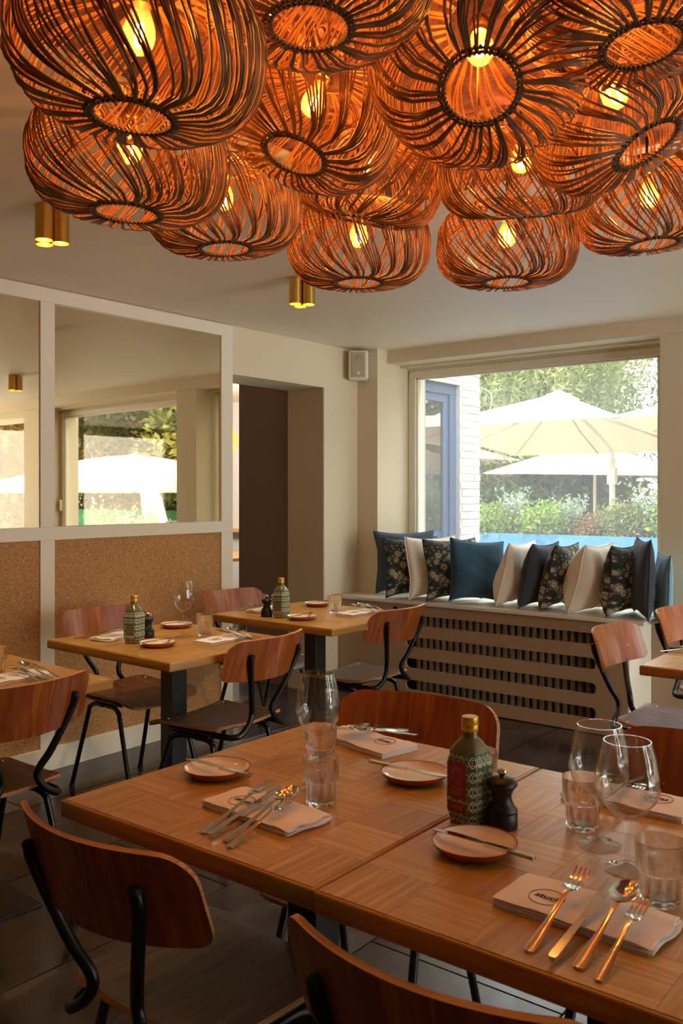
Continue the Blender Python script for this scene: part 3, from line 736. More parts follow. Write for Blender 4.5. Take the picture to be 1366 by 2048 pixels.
# ------------------------------------------------------------------ tableware
TZ = .75
def gl_tumbler():
    t = thing('water_tumbler', '', 'glass', (0, 0, TZ + .0003), 0, 'fluted water tumblers')
    ou = [(0, 0), (.0255, 0), (.0285, .004), (.0295, .045), (.0335, .048), (.0345, .051), (.0360, .089), (.0362, .091)]
    inn = [(.0352, .0915), (.0335, .089), (.0318, .052), (.0272, .046), (.0262, .014), (.022, .010), (0, .009)]
    def rm(i, a, z):
        return 1 + (.028 * math.cos(12 * a) if (1 < i < len(ou) - 2) and i not in (4,) else 0)
    lathe('glass_body', ou + inn, 'clear_glass', t, 72, rmod=rm)
    return t
def wine_prof(H, Rb, st, rim, foot=.037):
    h0 = st   # stem top
    bh = H - h0
    ou = [(0, 0), (foot, 0), (foot, .0018), (foot * .5, .0045), (.006, .010), (.0038, .025), (.0036, h0 * .6), (.0042, h0 - .012), (.009, h0 - .002), (Rb * .55, h0 + bh * .10), (Rb * .88, h0 + bh * .26), (Rb, h0 + bh * .42), (Rb * .97, h0 + bh * .56), (Rb * .86, h0 + bh * .8), (rim, H)]
    th = .0012
    inn = [(rim - th, H)] + [(max(r - th, 0), z + (th if i < 3 else 0)) for i, (r, z) in enumerate(reversed(ou[9:14]))] + [(.008, h0 + .004), (0, h0 + .002)]
    return ou + inn
def wine(label, loc, kind):
    t = thing('wine_glass', label, 'glass', loc, 0, 'stemmed wine glasses')
    pr = wine_prof(.236, .046, .105, .034) if kind == 0 else wine_prof(.206, .052, .082, .037, .036)
    lathe('glass_body', pr, 'wine_glass_clear', t, 48)
    return t
wine('tall wine glass behind the tumbler on the front left table', (-1.168, 1.402, TZ), 0)
W1 = wine('round wine glass further from the viewer on the front right table', (-.604, 1.475, TZ), 1)
dup(W1, (-.529, 1.405, TZ), 0, 'round wine glass nearer the viewer beside the right edge')
wine('tall wine glass on the middle left table before the cork', (-2.845, 2.537, TZ), 0)
tb = gl_tumbler(); tb.location = (-1.108, 1.338, TZ); tb['label'] = 'fluted tumbler in front of the wine glass on the front left table'
for p, lb in [((-1.252, 1.512), 'fluted tumbler behind the wine glass stem on the front left table'), ((-.66, 1.534), 'fluted tumbler beside the far napkin on the front right table'),
  ((-.450, 1.325), 'fluted tumbler cut by the right edge of the picture'), ((-.888, 1.565), 'fluted tumbler hidden behind the patterned bottle'),
  ((-2.80, 2.615), 'tumbler right of the wine glass on the middle left table'), ((-3.05, 2.50), 'tumbler behind the pepper mill on the middle left table'),
  ((-2.83, 3.531), 'tumbler at the right of the back left table'), ((-3.03, 3.33), 'tumbler behind the bottle on the back left table'), ((-2.745, 1.625), 'tumbler on the table at the left edge')]:
    dup(tb, (p[0], p[1], TZ), 0, lb)

def plate(label, loc):
    t = thing('side_plate', label, 'plate', loc, 0, 'small terracotta side plates')
    lathe('plate_body', [(0, 0), (.048, 0), (.058, .004), (.068, .012), (.0715, .0185), (.0722, .0195), (.0708, .0198), (.069, .0185)], 'terracotta', t, 48)
    lathe('glazed_well', [(.0695, .0188), (.066, .013), (.057, .0075), (.045, .006), (0, .0058)], 'cream_glaze', t, 48)
    return t
pl = None
KN = {}
def strip(name, stations, m, parent=None, nu=6, th=.0018, conc=None, off=(0, 0, 0)):
    """stations: (y, halfwidth, z, concavity)"""
    P = stations
    def fn(u, v):
        f_ = v * (len(P) - 1); i = min(int(f_), len(P) - 2); q = f_ - i
        a, b_ = P[i], P[i + 1]; g = [a[j] + (b_[j] - a[j]) * q for j in range(4)]
        return (off[0] + g[1] * u, off[1] + g[0], off[2] + g[2] + g[3] * u * u)
    return shell(name, fn, nu, len(P) - 1, th, m, parent)
def st_interp(P, n):   # catmull resample of stations
    out = []
    for i in range(len(P) - 1):
        a = P[max(i - 1, 0)]; b_ = P[i]; c = P[i + 1]; d = P[min(i + 2, len(P) - 1)]
        for j in range(n):
            t = j / n; out.append(tuple(.5 * (2 * b_[k_] + (c[k_] - a[k_]) * t + (2 * a[k_] - 5 * b_[k_] + 4 * c[k_] - d[k_]) * t * t + (3 * b_[k_] - a[k_] - 3 * c[k_] + d[k_]) * t ** 3) for k_ in range(4)))
    out.append(P[-1]); return out
# all pieces: handle end at y=0, tip at +y
def make_fork(L, nm, label):
    t = thing(nm, label, 'fork', (0, 0, 0), 0, 'forks in the place settings'); s = L / .2
    H = st_interp([(0, .0035, .0, -.0), (.004, .0075, .0, -.0008), (.03, .0075, .001, -.001), (.08, .0042, .004, -.0006), (.12, .0028, .009, 0), (.135, .004, .0105, .0003), (.143, .011, .0095, .0015), (.150, .0125, .0075, .002)], 3)
    H = [(a * s, b_ * s, c * s, d) for a, b_, c, d in H]
    strip('handle', H, 'steel', t, 4, .0024)
    V = None
    for i in range(4):
        x = (-1.5 + i) * .0068 * s
        S = st_interp([(.148, .0027, .0088, 0), (.16, .0020, .0062, 0), (.18, .0018, .0062, 0), (.2, .0009, .0105, 0)], 3)
        strip('tine', [(a * s, b_ * s, c * s, d) for a, b_, c, d in S], 'steel', t, 2, .0016, off=(x, 0, 0))
    return t
def make_spoon(label):
    t = thing('table_spoon', label, 'spoon', (0, 0, 0), 0, 'spoons in the place settings')
    strip('handle', st_interp([(0, .0035, .0, 0), (.004, .0075, .0, -.0008), (.03, .0075, .001, -.001), (.08, .0042, .004, -.0006), (.125, .0028, .009, 0), (.142, .0035, .0095, 0)], 3), 'steel', t, 4, .0024)
    def fn(u, v):
        # egg-shaped bowl (polar)
        a = u * PI; r = v; x = .0195 * r * math.sin(a); y = .029 * r * math.cos(a) * (1.0)
        x *= (1 - .12 * math.cos(a) * r)
        return (x, .170 + y, .0115 - .009 * (1 - r * r) )
    shell('spoon_bowl', fn, 32, 8, .0014, 'steel', t)
    return t
def make_knife(L, nm, label):
    t = thing(nm, label, 'knife', (0, 0, 0), 0, 'knives in the place settings'); s = L / .21
    P = [(0, .004), (.004, .0062), (.05, .0056), (.095, .0046), (.100, .0043)]
    V, F = [], []
    strip('handle', [(a * s, b_ * s, .0035 - .001 * (a / .1), 0) for a, b_ in P], 'steel', t, 4, .0062 * s)
    Q = [(.098, .0044, 0), (.106, .0048, .0), (.12, .0068, .001), (.16, .0080, .001), (.19, .0072, .0), (.205, .0040, -.003), (.21, .0008, -.005)]
    def fn(u, v):
        f_ = v * (len(Q) - 1); i = min(int(f_), len(Q) - 2); q = f_ - i; g = [Q[i][j] + (Q[i + 1][j] - Q[i][j]) * q for j in range(3)]
        return (g[1] * s * u + g[2] * s, g[0] * s, .0035)
    shell('blade', fn, 4, 18, .0016, 'steel', t)
    return t
F0 = make_fork(.2, 'dinner_fork', ''); F1 = make_fork(.178, 'small_fork', ''); S0 = make_spoon(''); K0 = make_knife(.212, 'table_knife', ''); B0 = make_knife(.195, 'butter_knife', '')
protos = [F0, F1, S0, K0, B0]; used = set()
def put(pr, loc, rot, label):
    q = Euler(rot)
    if pr.name in used: return dup(pr, loc, None, label, rot=rot)
    used.add(pr.name); pr.location = loc; pr.rotation_euler = rot; pr['label'] = label; return pr

def napkin_mesh(seed):
    rnd = random.Random(seed); bm = bmesh.new(); V, F = [], []
    L, Wd = .232, .112; layers = 4; lt = .0036
    for li in range(layers):
        nx, ny = 26, 8; zb = li * lt; ex = .004 * rnd.uniform(-1, 1.2) + (.006 if li in (1, 3) else 0); ph = rnd.uniform(0, 6)
        def P(i, j, top):
            u = i / nx; v = j / ny; x = -L / 2 + L * u + (ex * u * u); y = -Wd / 2 + Wd * v
            e = max(0, u - .86) / .14
            y += .004 * math.sin(9 * u + ph) * .3 + .003 * e * math.sin(14 * v + ph)
            x += .003 * e * math.sin(6 * v + ph)
            droop = .55 + .45 * (1 - max(0, (u - .93)) / .07)
            z = (zb + (lt * .86 if top else 0)) 
            w_ = (.0012 * math.sin(8 * u + 3 * v) + .001 * math.sin(21 * u + 9 * v + 1)) * (li / layers) 
            round_ = (1 - (abs(2 * v - 1)) ** 6 * .35) if top else 1
            z = z * (.75 + .25 * round_) + w_ + e * (.0035 * math.sin(11 * v + ph)) * (li / layers)
            if top and (i == 0 or j == 0): z -= lt * .2
            return (x, y, max(z, .0002))
        base = len(V); 
        for top in (0, 1):
            for j in range(ny + 1):
                for i in range(nx + 1): V.append(P(i, j, top))
        K = (nx + 1) * (ny + 1); Wn = nx + 1
        for j in range(ny):
            for i in range(nx):
                a = base + j * Wn + i; F.append((a, a + Wn, a + Wn + 1, a + 1)); a += K; F.append((a, a + 1, a + Wn + 1, a + Wn))
        for i in range(nx):
            a = base + i; F.append((a, a + 1, a + 1 + K, a + K)); a = base + ny * Wn + i; F.append((a + 1, a, a + K, a + 1 + K))
        for j in range(ny):
            a = base + j * Wn; F.append((a + Wn, a, a + K, a + Wn + K)); a = base + j * Wn + nx; F.append((a, a + Wn, a + Wn + K, a + K))
    return mesh(V, F)
nap_me = napkin_mesh(3)
nap_me.materials.append(M('napkin_cloth')); nap_me.shade_smooth(); 
try: nap_me.set_sharp_from_angle(angle=R(60))
except Exception: pass
LOGO = []
def napkin(label, loc, rz, logo=True):
    t = tag(bpy.data.objects.new('folded_napkin', nap_me), label, 'napkin', 'folded white napkins'); C.objects.link(t)
    t.location = loc; t.rotation_euler = (0, 0, rz)
    if logo:
        cx_, cy_ = -.052, -.012
        tube('logo_circle', [(cx_ + .0255 * math.cos(2 * PI * i / 36), cy_ + .0255 * math.sin(2 * PI * i / 36), .0152) for i in range(36)], .0006, 'logo_ink', t, 4, closed=True)
        f_ = bpy.data.curves.new('logo_lettering', 'FONT'); f_.body = 'stuck'; f_.size = .0175; f_.align_x = 'CENTER'; f_.align_y = 'CENTER'; f_.extrude = .0004; f_.offset = .0001; f_.space_character = 1.02; f_.shear = .15
        f_.materials.append(M('logo_ink'))
        if not LOGO:
            tmp = bpy.data.objects.new('tmp', f_); C.objects.link(tmp); LOGO.append(bpy.data.meshes.new_from_object(tmp)); bpy.data.objects.remove(tmp)
        fo = bpy.data.objects.new('logo_lettering', LOGO[0]); C.objects.link(fo); fo.parent = t; fo.location = (cx_ + .001, cy_ + .001, .0152)
    return t
def setting(where, loc, rz, order=('F0', 'K0', 'S0', 'F1'), dx=(-.012, .024, .056, .088), dth=(3, 2, 2, 3), logo=True):
    """napkin centre at loc; the diner sits at local -y; cutlery heads rest on the napkin"""
    c, s = math.cos(rz), math.sin(rz)
    napkin('folded white napkin ' + ('with printed logo ' if logo else '') + where, loc + (TZ + .0004,), rz, logo)
    d = {'F0': (F0, 'dinner fork'), 'K0': (K0, 'table knife'), 'S0': (S0, 'large spoon'), 'F1': (F1, 'small fork')}
    for i, kx in enumerate(order):
        pr, nm = d[kx]; x, y = dx[i], -.150 + (.004, 0, .006, -.006)[i]
        rot = Matrix.Rotation(rz, 4, 'Z') @ Matrix.Rotation(R(dth[i]), 4, 'Z') @ Matrix.Rotation(R(9.5 if kx != 'K0' else 8.0), 4, 'X')
        put(pr, (loc[0] + c * x - s * y, loc[1] + s * x + c * y, TZ + .003), rot.to_euler(), 'steel %s on the napkin %s' % (nm, where))
setting('at the left front of the front left table', (-1.155, 1.232), R(-4), dx=(-.005, .020, .052, .078), dth=(8, 9, 6, 8))
setting('at the near right corner of the front right table', (-.520, 1.215), R(-1))
setting('on the far side of the front left table', (-1.285, 1.725), R(168), dx=(-.02, .01, .045, .075), dth=(-6, -12, 10, 16))
setting('on the far side of the front right table', (-.640, 1.715), R(180))
setting('at the right of the middle left table', (-2.64, 2.56), R(92), dx=(.03, .05, .075, .10))
setting('beside the cork wall on the middle left table', (-3.05, 2.36), R(-75), logo=False)
setting('at the right of the back left table', (-2.70, 3.55), R(90), dx=(.03, .05, .075, .10))
setting('beside the doorway on the back left table', (-3.15, 3.38), R(-80), logo=False)
setting('on the table at the left edge', (-2.62, 1.60), R(92), dx=(.03, .05, .075, .10))
setting('on the table at the right edge', (-1.00, 3.50), R(-92))
def plate_knife(label, kl, p, ka, koff=(0, 0)):
    global pl
    if pl is None: pl = plate(label, (p[0], p[1], TZ)); 
    else: dup(pl, (p[0], p[1], TZ), 0, label)
    a = R(ka); ln = .195   # knife centred over the plate, local +y along angle ka
    dx_, dy_ = -math.sin(a), math.cos(a)
    rot = (Matrix.Rotation(a, 4, 'Z')).to_euler()
    put(B0, (p[0] - dx_ * ln / 2 + koff[0], p[1] - dy_ * ln / 2 + koff[1], TZ + .0195), rot, kl)
plate_knife('side plate at the left of the front left table', 'butter knife on the plate at the left of the front left table', (-1.395, 1.338), 90 - 0, (.018, -.012))
plate_knife('side plate behind the patterned bottle on the front left table', 'butter knife on the plate behind the patterned bottle', (-1.046, 1.573), -87, (-.01, -.01))
plate_knife('side plate in front of the pepper mill on the front right table', 'butter knife on the plate in front of the pepper mill', (-.757, 1.318), 88, (.02, -.01))
plate_knife('side plate in front of the bottle on the middle left table', 'butter knife on the plate before the middle left bottle', (-2.755, 2.322), 5, (0, 0))
plate_knife('side plate behind the wine glass on the middle left table', 'butter knife on the plate behind the middle left wine glass', (-3.075, 2.70), 175, (0, 0))
plate_knife('side plate in front of the bottle on the back left table', 'butter knife on the plate before the back left bottle', (-2.80, 3.24), 5, (0, 0))
plate_knife('side plate at the far side of the back left table', 'butter knife on the far plate of the back left table', (-3.07, 3.68), 175, (0, 0))

# pepper mills
def mill(label, loc):
    t = thing('pepper_mill', label, 'pepper mill', loc, 0, 'small black pepper mills')
    lathe('mill_body', [(0, 0), (.027, 0), (.028, .002), (.028, .026), (.0265, .028), (.0278, .030), (.0278, .033), (.022, .040), (.0175, .050), (.017, .058), (.021, .068), (.0235, .071), (.0235, .073), (0, .073)], 'black_wood', t, 36)
    lathe('mill_head', [(.021, .0735), (.027, .075), (.0275, .079), (.024, .085), (.012, .0905), (.007, .0915), (0, .0915)], 'black_wood', t, 36)
    lathe('knob', [(0, .0916), (.005, .0916), (.0055, .094), (.0085, .0965), (.009, .1), (.0075, .1035), (.003, .1055), (0, .1058)], 'steel', t, 20)
    return t
ml = mill('black pepper mill beside the red-labelled bottle', (-.775, 1.448, TZ))
dup(ml, (-2.952, 2.434, TZ), 0, 'black pepper mill on the middle left table'); dup(ml, (-2.995, 3.205, TZ), 0, 'black pepper mill on the back left table')

# patterned tin bottles (square with wide chamfers)
def bottle(label, loc, rz, red=True):
    t = thing('oil_bottle', label, 'bottle', loc, rz, 'patterned oil bottles')
    hw = .0345; ch = .010; outline = []
    pts = [(hw, -hw + ch), (hw, hw - ch), (hw - ch, hw), (-hw + ch, hw), (-hw, hw - ch), (-hw, -hw + ch), (-hw + ch, -hw), (hw - ch, -hw)]
    rings = [(.80, 0), (.86, .002), (.87, .010), (.93, .018), (1, .024), (1, .108), (.94, .115), (.88, .120), (.88, .130)]
    V, F = [], []; uvs = []
    per = [0]
    for i in range(8):
        a, b_ = pts[i], pts[(i + 1) % 8]; per.append(per[-1] + math.hypot(b_[0] - a[0], b_[1] - a[1]))
    for s, z in rings:
        for i in range(9):
            p = pts[i % 8]; V.append((p[0] * s, p[1] * s, z)); uvs.append((per[i] / .026, z / .026))
    for r_ in range(len(rings) - 1):
        for i in range(8):
            a = r_ * 9 + i; F.append((a, a + 1, a + 10, a + 9))
    F.append(tuple(range(7, -1, -1)))
    me = mesh(V, F); uvl = me.uv_layers.new(name='UVMap')
    for lp in me.loops: uvl.data[lp.index].uv = uvs[lp.vertex_index]
    add('bottle_body', me, 'bottle_pattern', t)
    # shoulder from octagon to round neck
    V, F = [], []; prof = [(.88, .130, 0), (.80, .137, .25), (.62, .147, .6), (.46, .154, 1), (.40, .158, 1), (.43, .162, 1), (.40, .166, 1), (.38, .170, 1)]
    n = 32
    def octr(a):
        c_, s_ = abs(math.cos(a)), abs(math.sin(a)); return min(hw / max(c_, s_, 1e-6), (2 * hw - ch) / (c_ + s_))
    for s, z, bl in prof:
        for i in range(n):
            a = 2 * PI * i / n; r_ = (octr(a) * (1 - bl) + hw * bl) * s; V.append((r_ * math.cos(a), r_ * math.sin(a), z))
    for j in range(len(prof) - 1):
        for i in range(n): F.append((j * n + i, j * n + (i + 1) % n, (j + 1) * n + (i + 1) % n, (j + 1) * n + i))
    add('bottle_shoulder', mesh(V, F), 'bottle_shoulder', t, smooth=True)
    cp_ = lathe('bottle_cap', [(.0150, .166), (.0155, .167), (.0155, .177), (.0148, .178), (.0155, .179), (.0155, .190), (.0145, .192), (0, .192)], 'gold_cap', t, 28)
    y = -hw - .0006
    if red:
        V = [(-.0215, y, .115), (.019, y, .115), (.019, y, .052), (-.001, y, .046), (-.0215, y, .052)]
        lb = add('front_label', mesh(V, [(0, 4, 3, 2, 1)]), 'label_red', t); lb.data.flip_normals()
        o = box('lower_label', -.0215, .019, y - .0002, y + .0004, .026, .040, 'label_red', t)
        f_ = [(-.010, .098, .004), (0, .102, .006), (.008, .098, .004), (-.003, .088, .006), (-.001, .078, .004)]
        V, F = [], []
        for i in range(11):
            a = 2 * PI * i / 11; cx_, cz_ = -.001 + .0105 * math.cos(a), .090 + .0125 * math.sin(a)
            tube_data([(cx_ + .0032 * math.cos(q * PI / 3), y - .0004, cz_ + .0032 * math.sin(q * PI / 3)) for q in range(6)], .0004, 4, V, F, closed=True)
        for z_ in (.069, .066, .0635, .060, .057, .036, .033, .030):
            tube_data([(-.014, y - .0004, z_), (.012, y - .0004, z_)], .0004, 4, V, F)
        add('label_print', mesh(V, F), 'label_print', t)
    else:
        box('front_label', -.017, .017, y - .0002, y + .0004, .034, .075, 'bottle_shoulder', t); box('lower_label', -.023, .023, y - .0006, y - .0003, .024, .034, 'label_cream', t)
        V, F = [], []
        for z_ in (.070, .065, .060, .055, .050, .045, .040): tube_data([(-.013, y - .0007, z_), (.013, y - .0007, z_)], .0006, 4, V, F)
        add('label_print', mesh(V, F), 'label_cream', t)
    return t
bottle('green patterned oil bottle with red label on the front right table', (-.835, 1.437, TZ), R(-10))
bt = bottle('patterned oil bottle with dark label on the middle left table', (-2.890, 2.315, TZ), R(18), False)
dup(bt, (-2.925, 3.232, TZ), R(10), 'patterned oil bottle with dark label on the back left table')

# ------------------------------------------------------------------ cushions
def cushion(name, label, loc, nang, lean, roll, S, T, m, seed, group):
    """stands on its lower edge; nang = direction its face points to (deg from +x), lean = top tips along the face normal"""
    rnd = random.Random(seed); n = 26
    ph = [rnd.uniform(0, 6.3) for _ in range(8)]
    V, F, UV = [], [], []
    def P(i, j, side):
        u, v = -1 + 2 * i / n, -1 + 2 * j / n
        pin = .105
        x = u * (1 - pin * (1 - v * v) ** 1.0 * abs(u) ** 3) ; z = v * (1 - pin * (1 - u * u) * abs(v) ** 3)
        t_ = ((1 - u * u) * (1 - v * v)) ** .42
        sag = 1 + .22 * (-v)            # fuller towards the bottom
        wr = .09 * math.sin(3.1 * u + 2.3 * v + ph[0]) + .04 * math.sin(7 * u - 4 * v + ph[1]) + .03 * math.sin(5 * v + 9 * u * v + ph[2])
        cr = .05 * math.sin(16 * (u * .5 + v) + ph[3]) * (1 - abs(v)) * .4 + .16 * max(0, math.sin(9 * u + ph[4])) * max(0, v - .2) + .16 * max(0, math.sin(12 * u + 4 * v + ph[5])) * max(0, -v - .3)
        y = side * T / 2 * t_ * sag * (1 + wr + cr)
        zz = (z * .5 + .5) * S
        low = max(0, (-v - .55) / .45); zz = zz + .012 * low * (1 - abs(u) ** 4)
        return (x * S / 2 * (1 + .03 * math.sin(4 * v + ph[6])), y, max(zz, 0))
    for side in (1, -1):
        for j in range(n + 1):
            for i in range(n + 1):
                V.append(P(i, j, side)); UV.append((i / n + (0 if side > 0 else .37), j / n))
    K = (n + 1) ** 2; W_ = n + 1
    for j in range(n):
        for i in range(n):
            a = j * W_ + i; F.append((a + 1, a, a + W_, a + W_ + 1)); F.append((K + a, K + a + 1, K + a + W_ + 1, K + a + W_))
    me = mesh(V, F); uvl = me.uv_layers.new(name='UVMap')
    for lp in me.loops: uvl.data[lp.index].uv = UV[lp.vertex_index]
    bm = bmesh.new(); bm.from_mesh(me); bmesh.ops.remove_doubles(bm, verts=bm.verts, dist=.00005); bm.to_mesh(me); bm.free()
    t = thing(name, label, 'cushion', loc, 0, group)
    add('cushion_cover', me, m, t, smooth=True)
    sp = [P(i, 0, 1) for i in range(n)] + [P(n, j, 1) for j in range(n)] + [P(n - i, n, 1) for i in range(n)] + [P(0, n - j, 1) for j in range(n)]
    tube('seam', [Vector((p[0], 0, p[2])) for p in sp], .0032, m, t, 5, closed=True)
    a = R(nang)     # local -y is the face that shows; make it point along nang
    rot = Matrix.Rotation(a + PI / 2, 4, 'Z') @ Matrix.Rotation(R(lean), 4, 'X') @ Matrix.Rotation(R(roll), 4, 'Y')
    t.rotation_euler = rot.to_euler(); return t
SZ = .662
G = 'cushions lined up on the window seat'
CU = [('navy cushion at the left end against the window reveal', (-3.515, 5.17), -38, -6, 0, .43, .15, 'navy_linen', 1),
 ('dark floral cushion second from the left end', (-3.33, 4.99), -30, -8, 0, .40, .13, 'floral_cotton', 2),
 ('cream cushion third from the left', (-3.17, 5.01), -24, -9, 0, .41, .13, 'cream_linen', 3),
 ('dark floral cushion fourth from the left beside the blue one', (-3.02, 5.0), -28, -10, 0, .40, .13, 'floral_cotton', 4),
 ('blue square cushion facing the room near the middle', (-2.84, 4.98), -30, -9, 5, .40, .15, 'blue_linen', 5),
 ('cream cushion right of the blue square one', (-2.665, 5.07), 4, 13, 0, .40, .17, 'cream_linen', 6),
 ('dark navy cushion right of the middle cream one', (-2.50, 5.06), 2, 13, 0, .40, .16, 'charcoal_linen', 7),
 ('narrow dark floral cushion between navy and cream ones', (-2.37, 5.06), 4, 14, 0, .40, .15, 'floral_cotton', 8),
 ('plump cream cushion leaning at the right', (-2.165, 5.05), -2, 15, 0, .41, .24, 'cream_linen', 9),
 ('dark floral cushion beside the right-hand dark one', (-1.93, 5.02), -2, 5, 0, .40, .19, 'floral_cotton', 10),
 ('tall charcoal cushion at the right end of the seat', (-1.80, 4.985), -150, -2, 0, .44, .12, 'charcoal_linen', 11)]
for i, (lb, p, na, le, ro, S, T, m_, sd) in enumerate(CU):
    cushion('cushion', lb, (p[0], p[1], SZ), na, le, ro, S, T, m_, sd, G)
cushion('cushion', 'light blue cushion slipping off the right end of the seat', (-1.700, 5.03, .60), -152, -2, 0, .42, .08, 'light_blue_linen', 12, G)

# ================================================================== OUTSIDE
g = struct('ground', -40, 40, YF + .2, 60, -.5, -.3, 'ground_paving'); 
struct('lawn', -40, 40, 12.5, 60, -.299, -.28, 'lawn')
o = struct('exterior_wall', -4.4, -3.67, YF + .2, 5.66, 0, 3.4, 'mortar_white')
# wing wall with blue framed window
wg = struct('wall_wing', -4.40, -4.112, 5.66, 5.80, -.3, 3.3, 'mortar_white')
struct('wall_section', -4.40, -4.112, 6.90, 7.25, -.3, 3.3, 'mortar_white', wg)
struct('wall_section', -4.40, -4.112, 5.80, 6.90, 2.31, 3.3, 'mortar_white', wg); struct('wall_section', -4.40, -4.112, 5.80, 6.90, -.3, .3, 'mortar_white', wg)
rb = random.Random(5); bme = None; cnt = 0
def brick(y0, y1, z0, face='x'):
    global bme
    if bme is None:
        bm = bmesh.new(); boxbm(bm, -.02, .012, -.5, .5, 0, .060, .006, 2)
        bme = bm2me(bm); bme.materials.append(M('brick_white'))
    o = bpy.data.objects.new('brick', bme); C.objects.link(o); o.parent = wg
    o.location = (-4.112 + rb.uniform(-.003, .003) - .005, (y0 + y1) / 2, z0); o.scale = (1, (y1 - y0), 1)
for r_ in range(46):
    z0 = .1 + r_ * .068; y = 7.245 - (0 if r_ % 2 else .105)
    if r_ % 2 == 0: brick(y + .005, 7.25, z0)
    lo_ = 6.905 if z0 < 2.28 else 5.82
    while y > lo_ + .03:
        y2 = max(y - .205, lo_); brick(y2, y - .007, z0); y = y2
wo = bpy.data.objects.new('window_4', None); C.objects.link(wo); wo['kind'] = 'structure'; wo.location = (-4.20, 0, 0)
for a in ((5.80, 6.90, 2.22, 2.31), (5.80, 6.90, .30, .38), (6.80, 6.90, .38, 2.22), (5.80, 5.87, .38, 2.22)): box('window_frame', -.02, .05, a[0], a[1], a[2], a[3], 'blue_frame', wo, .004)
for a in ((5.87, 6.80, 2.15, 2.22), (6.72, 6.80, .38, 2.15), (5.87, 5.93, .38, 2.15), (5.93, 6.72, .38, .45)): box('sash', -.01, .03, a[0], a[1], a[2], a[3], 'blue_frame', wo, .004)
box('window_pane', .008, .014, 5.93, 6.72, .45, 2.15, 'far_window_glass', wo)
o = tube('wall_cable', [(-4.09, 7.26, 2.32), (-4.05, 7.33, 2.28), (-4.04, 7.35, 2.2), (-4.06, 7.32, 2.08)], .004, 'pole_grey', None, 6, 5); tag(o, 'curved pale cable at the corner of the white brick wing', 'cable')
# blue planter
pb = thing('planter_box', 'long blue planter box outside the window', 'planter', (-3.2, 9.3, -.3))
box('planter_wall', -3.2, 2.6, 0, .03, 0, 1.19, 'planter_blue', pb); box('planter_wall', -3.2, 2.6, .55, .58, 0, 1.15, 'planter_blue', pb)
box('planter_end', -3.2, -3.17, .03, .55, 0, 1.15, 'planter_blue', pb); box('planter_end', 2.57, 2.6, .03, .55, 0, 1.15, 'planter_blue', pb); box('soil', -3.17, 2.57, .03, .55, .9, 1.08, 'trunk', pb)

def quads(pos, nrm_up, size, rnd_, asp=1.8):
    n = len(pos); d = rnd_.normal(size=(n, 3)); d[:, 2] += nrm_up; d /= np.linalg.norm(d, axis=1)[:, None]
    e = rnd_.normal(size=(n, 3)); e -= d * (e * d).sum(1)[:, None]; e /= np.linalg.norm(e, axis=1)[:, None]; f_ = np.cross(d, e)
    s = size * rnd_.uniform(.6, 1.3, size=(n, 1)); A = e * s * asp / 2; B = f_ * s / 2
    V = np.stack([pos - A, pos - B * .8, pos + A, pos + B * .8], 1).reshape(-1, 3); return V
def leafmesh(V):
    n = len(V) // 4; me = bpy.data.meshes.new('leaves'); me.vertices.add(n * 4); me.vertices.foreach_set('co', V.astype(np.float32).ravel())
    me.loops.add(n * 4); me.loops.foreach_set('vertex_index', np.arange(n * 4, dtype=np.int32)); me.polygons.add(n)
    me.polygons.foreach_set('loop_start', np.arange(0, n * 4, 4, dtype=np.int32)); me.update(calc_edges=True); me.validate(); return me
def crown(seed, n, rx, rz, size, z0, clumps=40):
    r_ = np.random.default_rng(seed); c = r_.normal(size=(clumps, 3)); c /= np.linalg.norm(c, axis=1)[:, None]; c *= r_.uniform(.45, 1, size=(clumps, 1)) ** .5
    c *= np.array([rx, rx, rz]); k_ = r_.integers(0, clumps, n); p = r_.normal(size=(n, 3)); p /= np.linalg.norm(p, axis=1)[:, None]; p *= r_.uniform(.5, 1, size=(n, 1)) * (rx * .36)
    pos = c[k_] + p + np.array([0, 0, z0 + rz]); pos = pos[pos[:, 2] > z0 * .6]
    return quads(pos, .4, size, r_)
def tree(name, label, loc, me, m, th, tr, group, sc=1, rz=0):
    t = thing(name, label, 'tree', loc, rz, group)
    o = bpy.data.objects.new('foliage', me); C.objects.link(o); o.parent = t; o['kind'] = 'stuff'
    tube('trunk', [(0, 0, 0), (.1, .05, th * .5), (-.05, 0, th)], .2, 'trunk', t, 8, 3, radii=None)
    t.scale = (sc, sc, sc); return t
def mk(me, m): me.materials.append(M(m)); return me
t1 = mk(leafmesh(crown(1, 30000, 2.6, 3.2, .105, .6, 70)), 'leaf_green'); t2 = mk(leafmesh(crown(2, 26000, 2.4, 3.6, .10, .4, 60)), 'leaf_dark'); t3 = mk(leafmesh(crown(3, 20000, 2.2, 2.6, .10, .4, 60)), 'leaf_autumn')
GT = 'trees beyond the terrace'
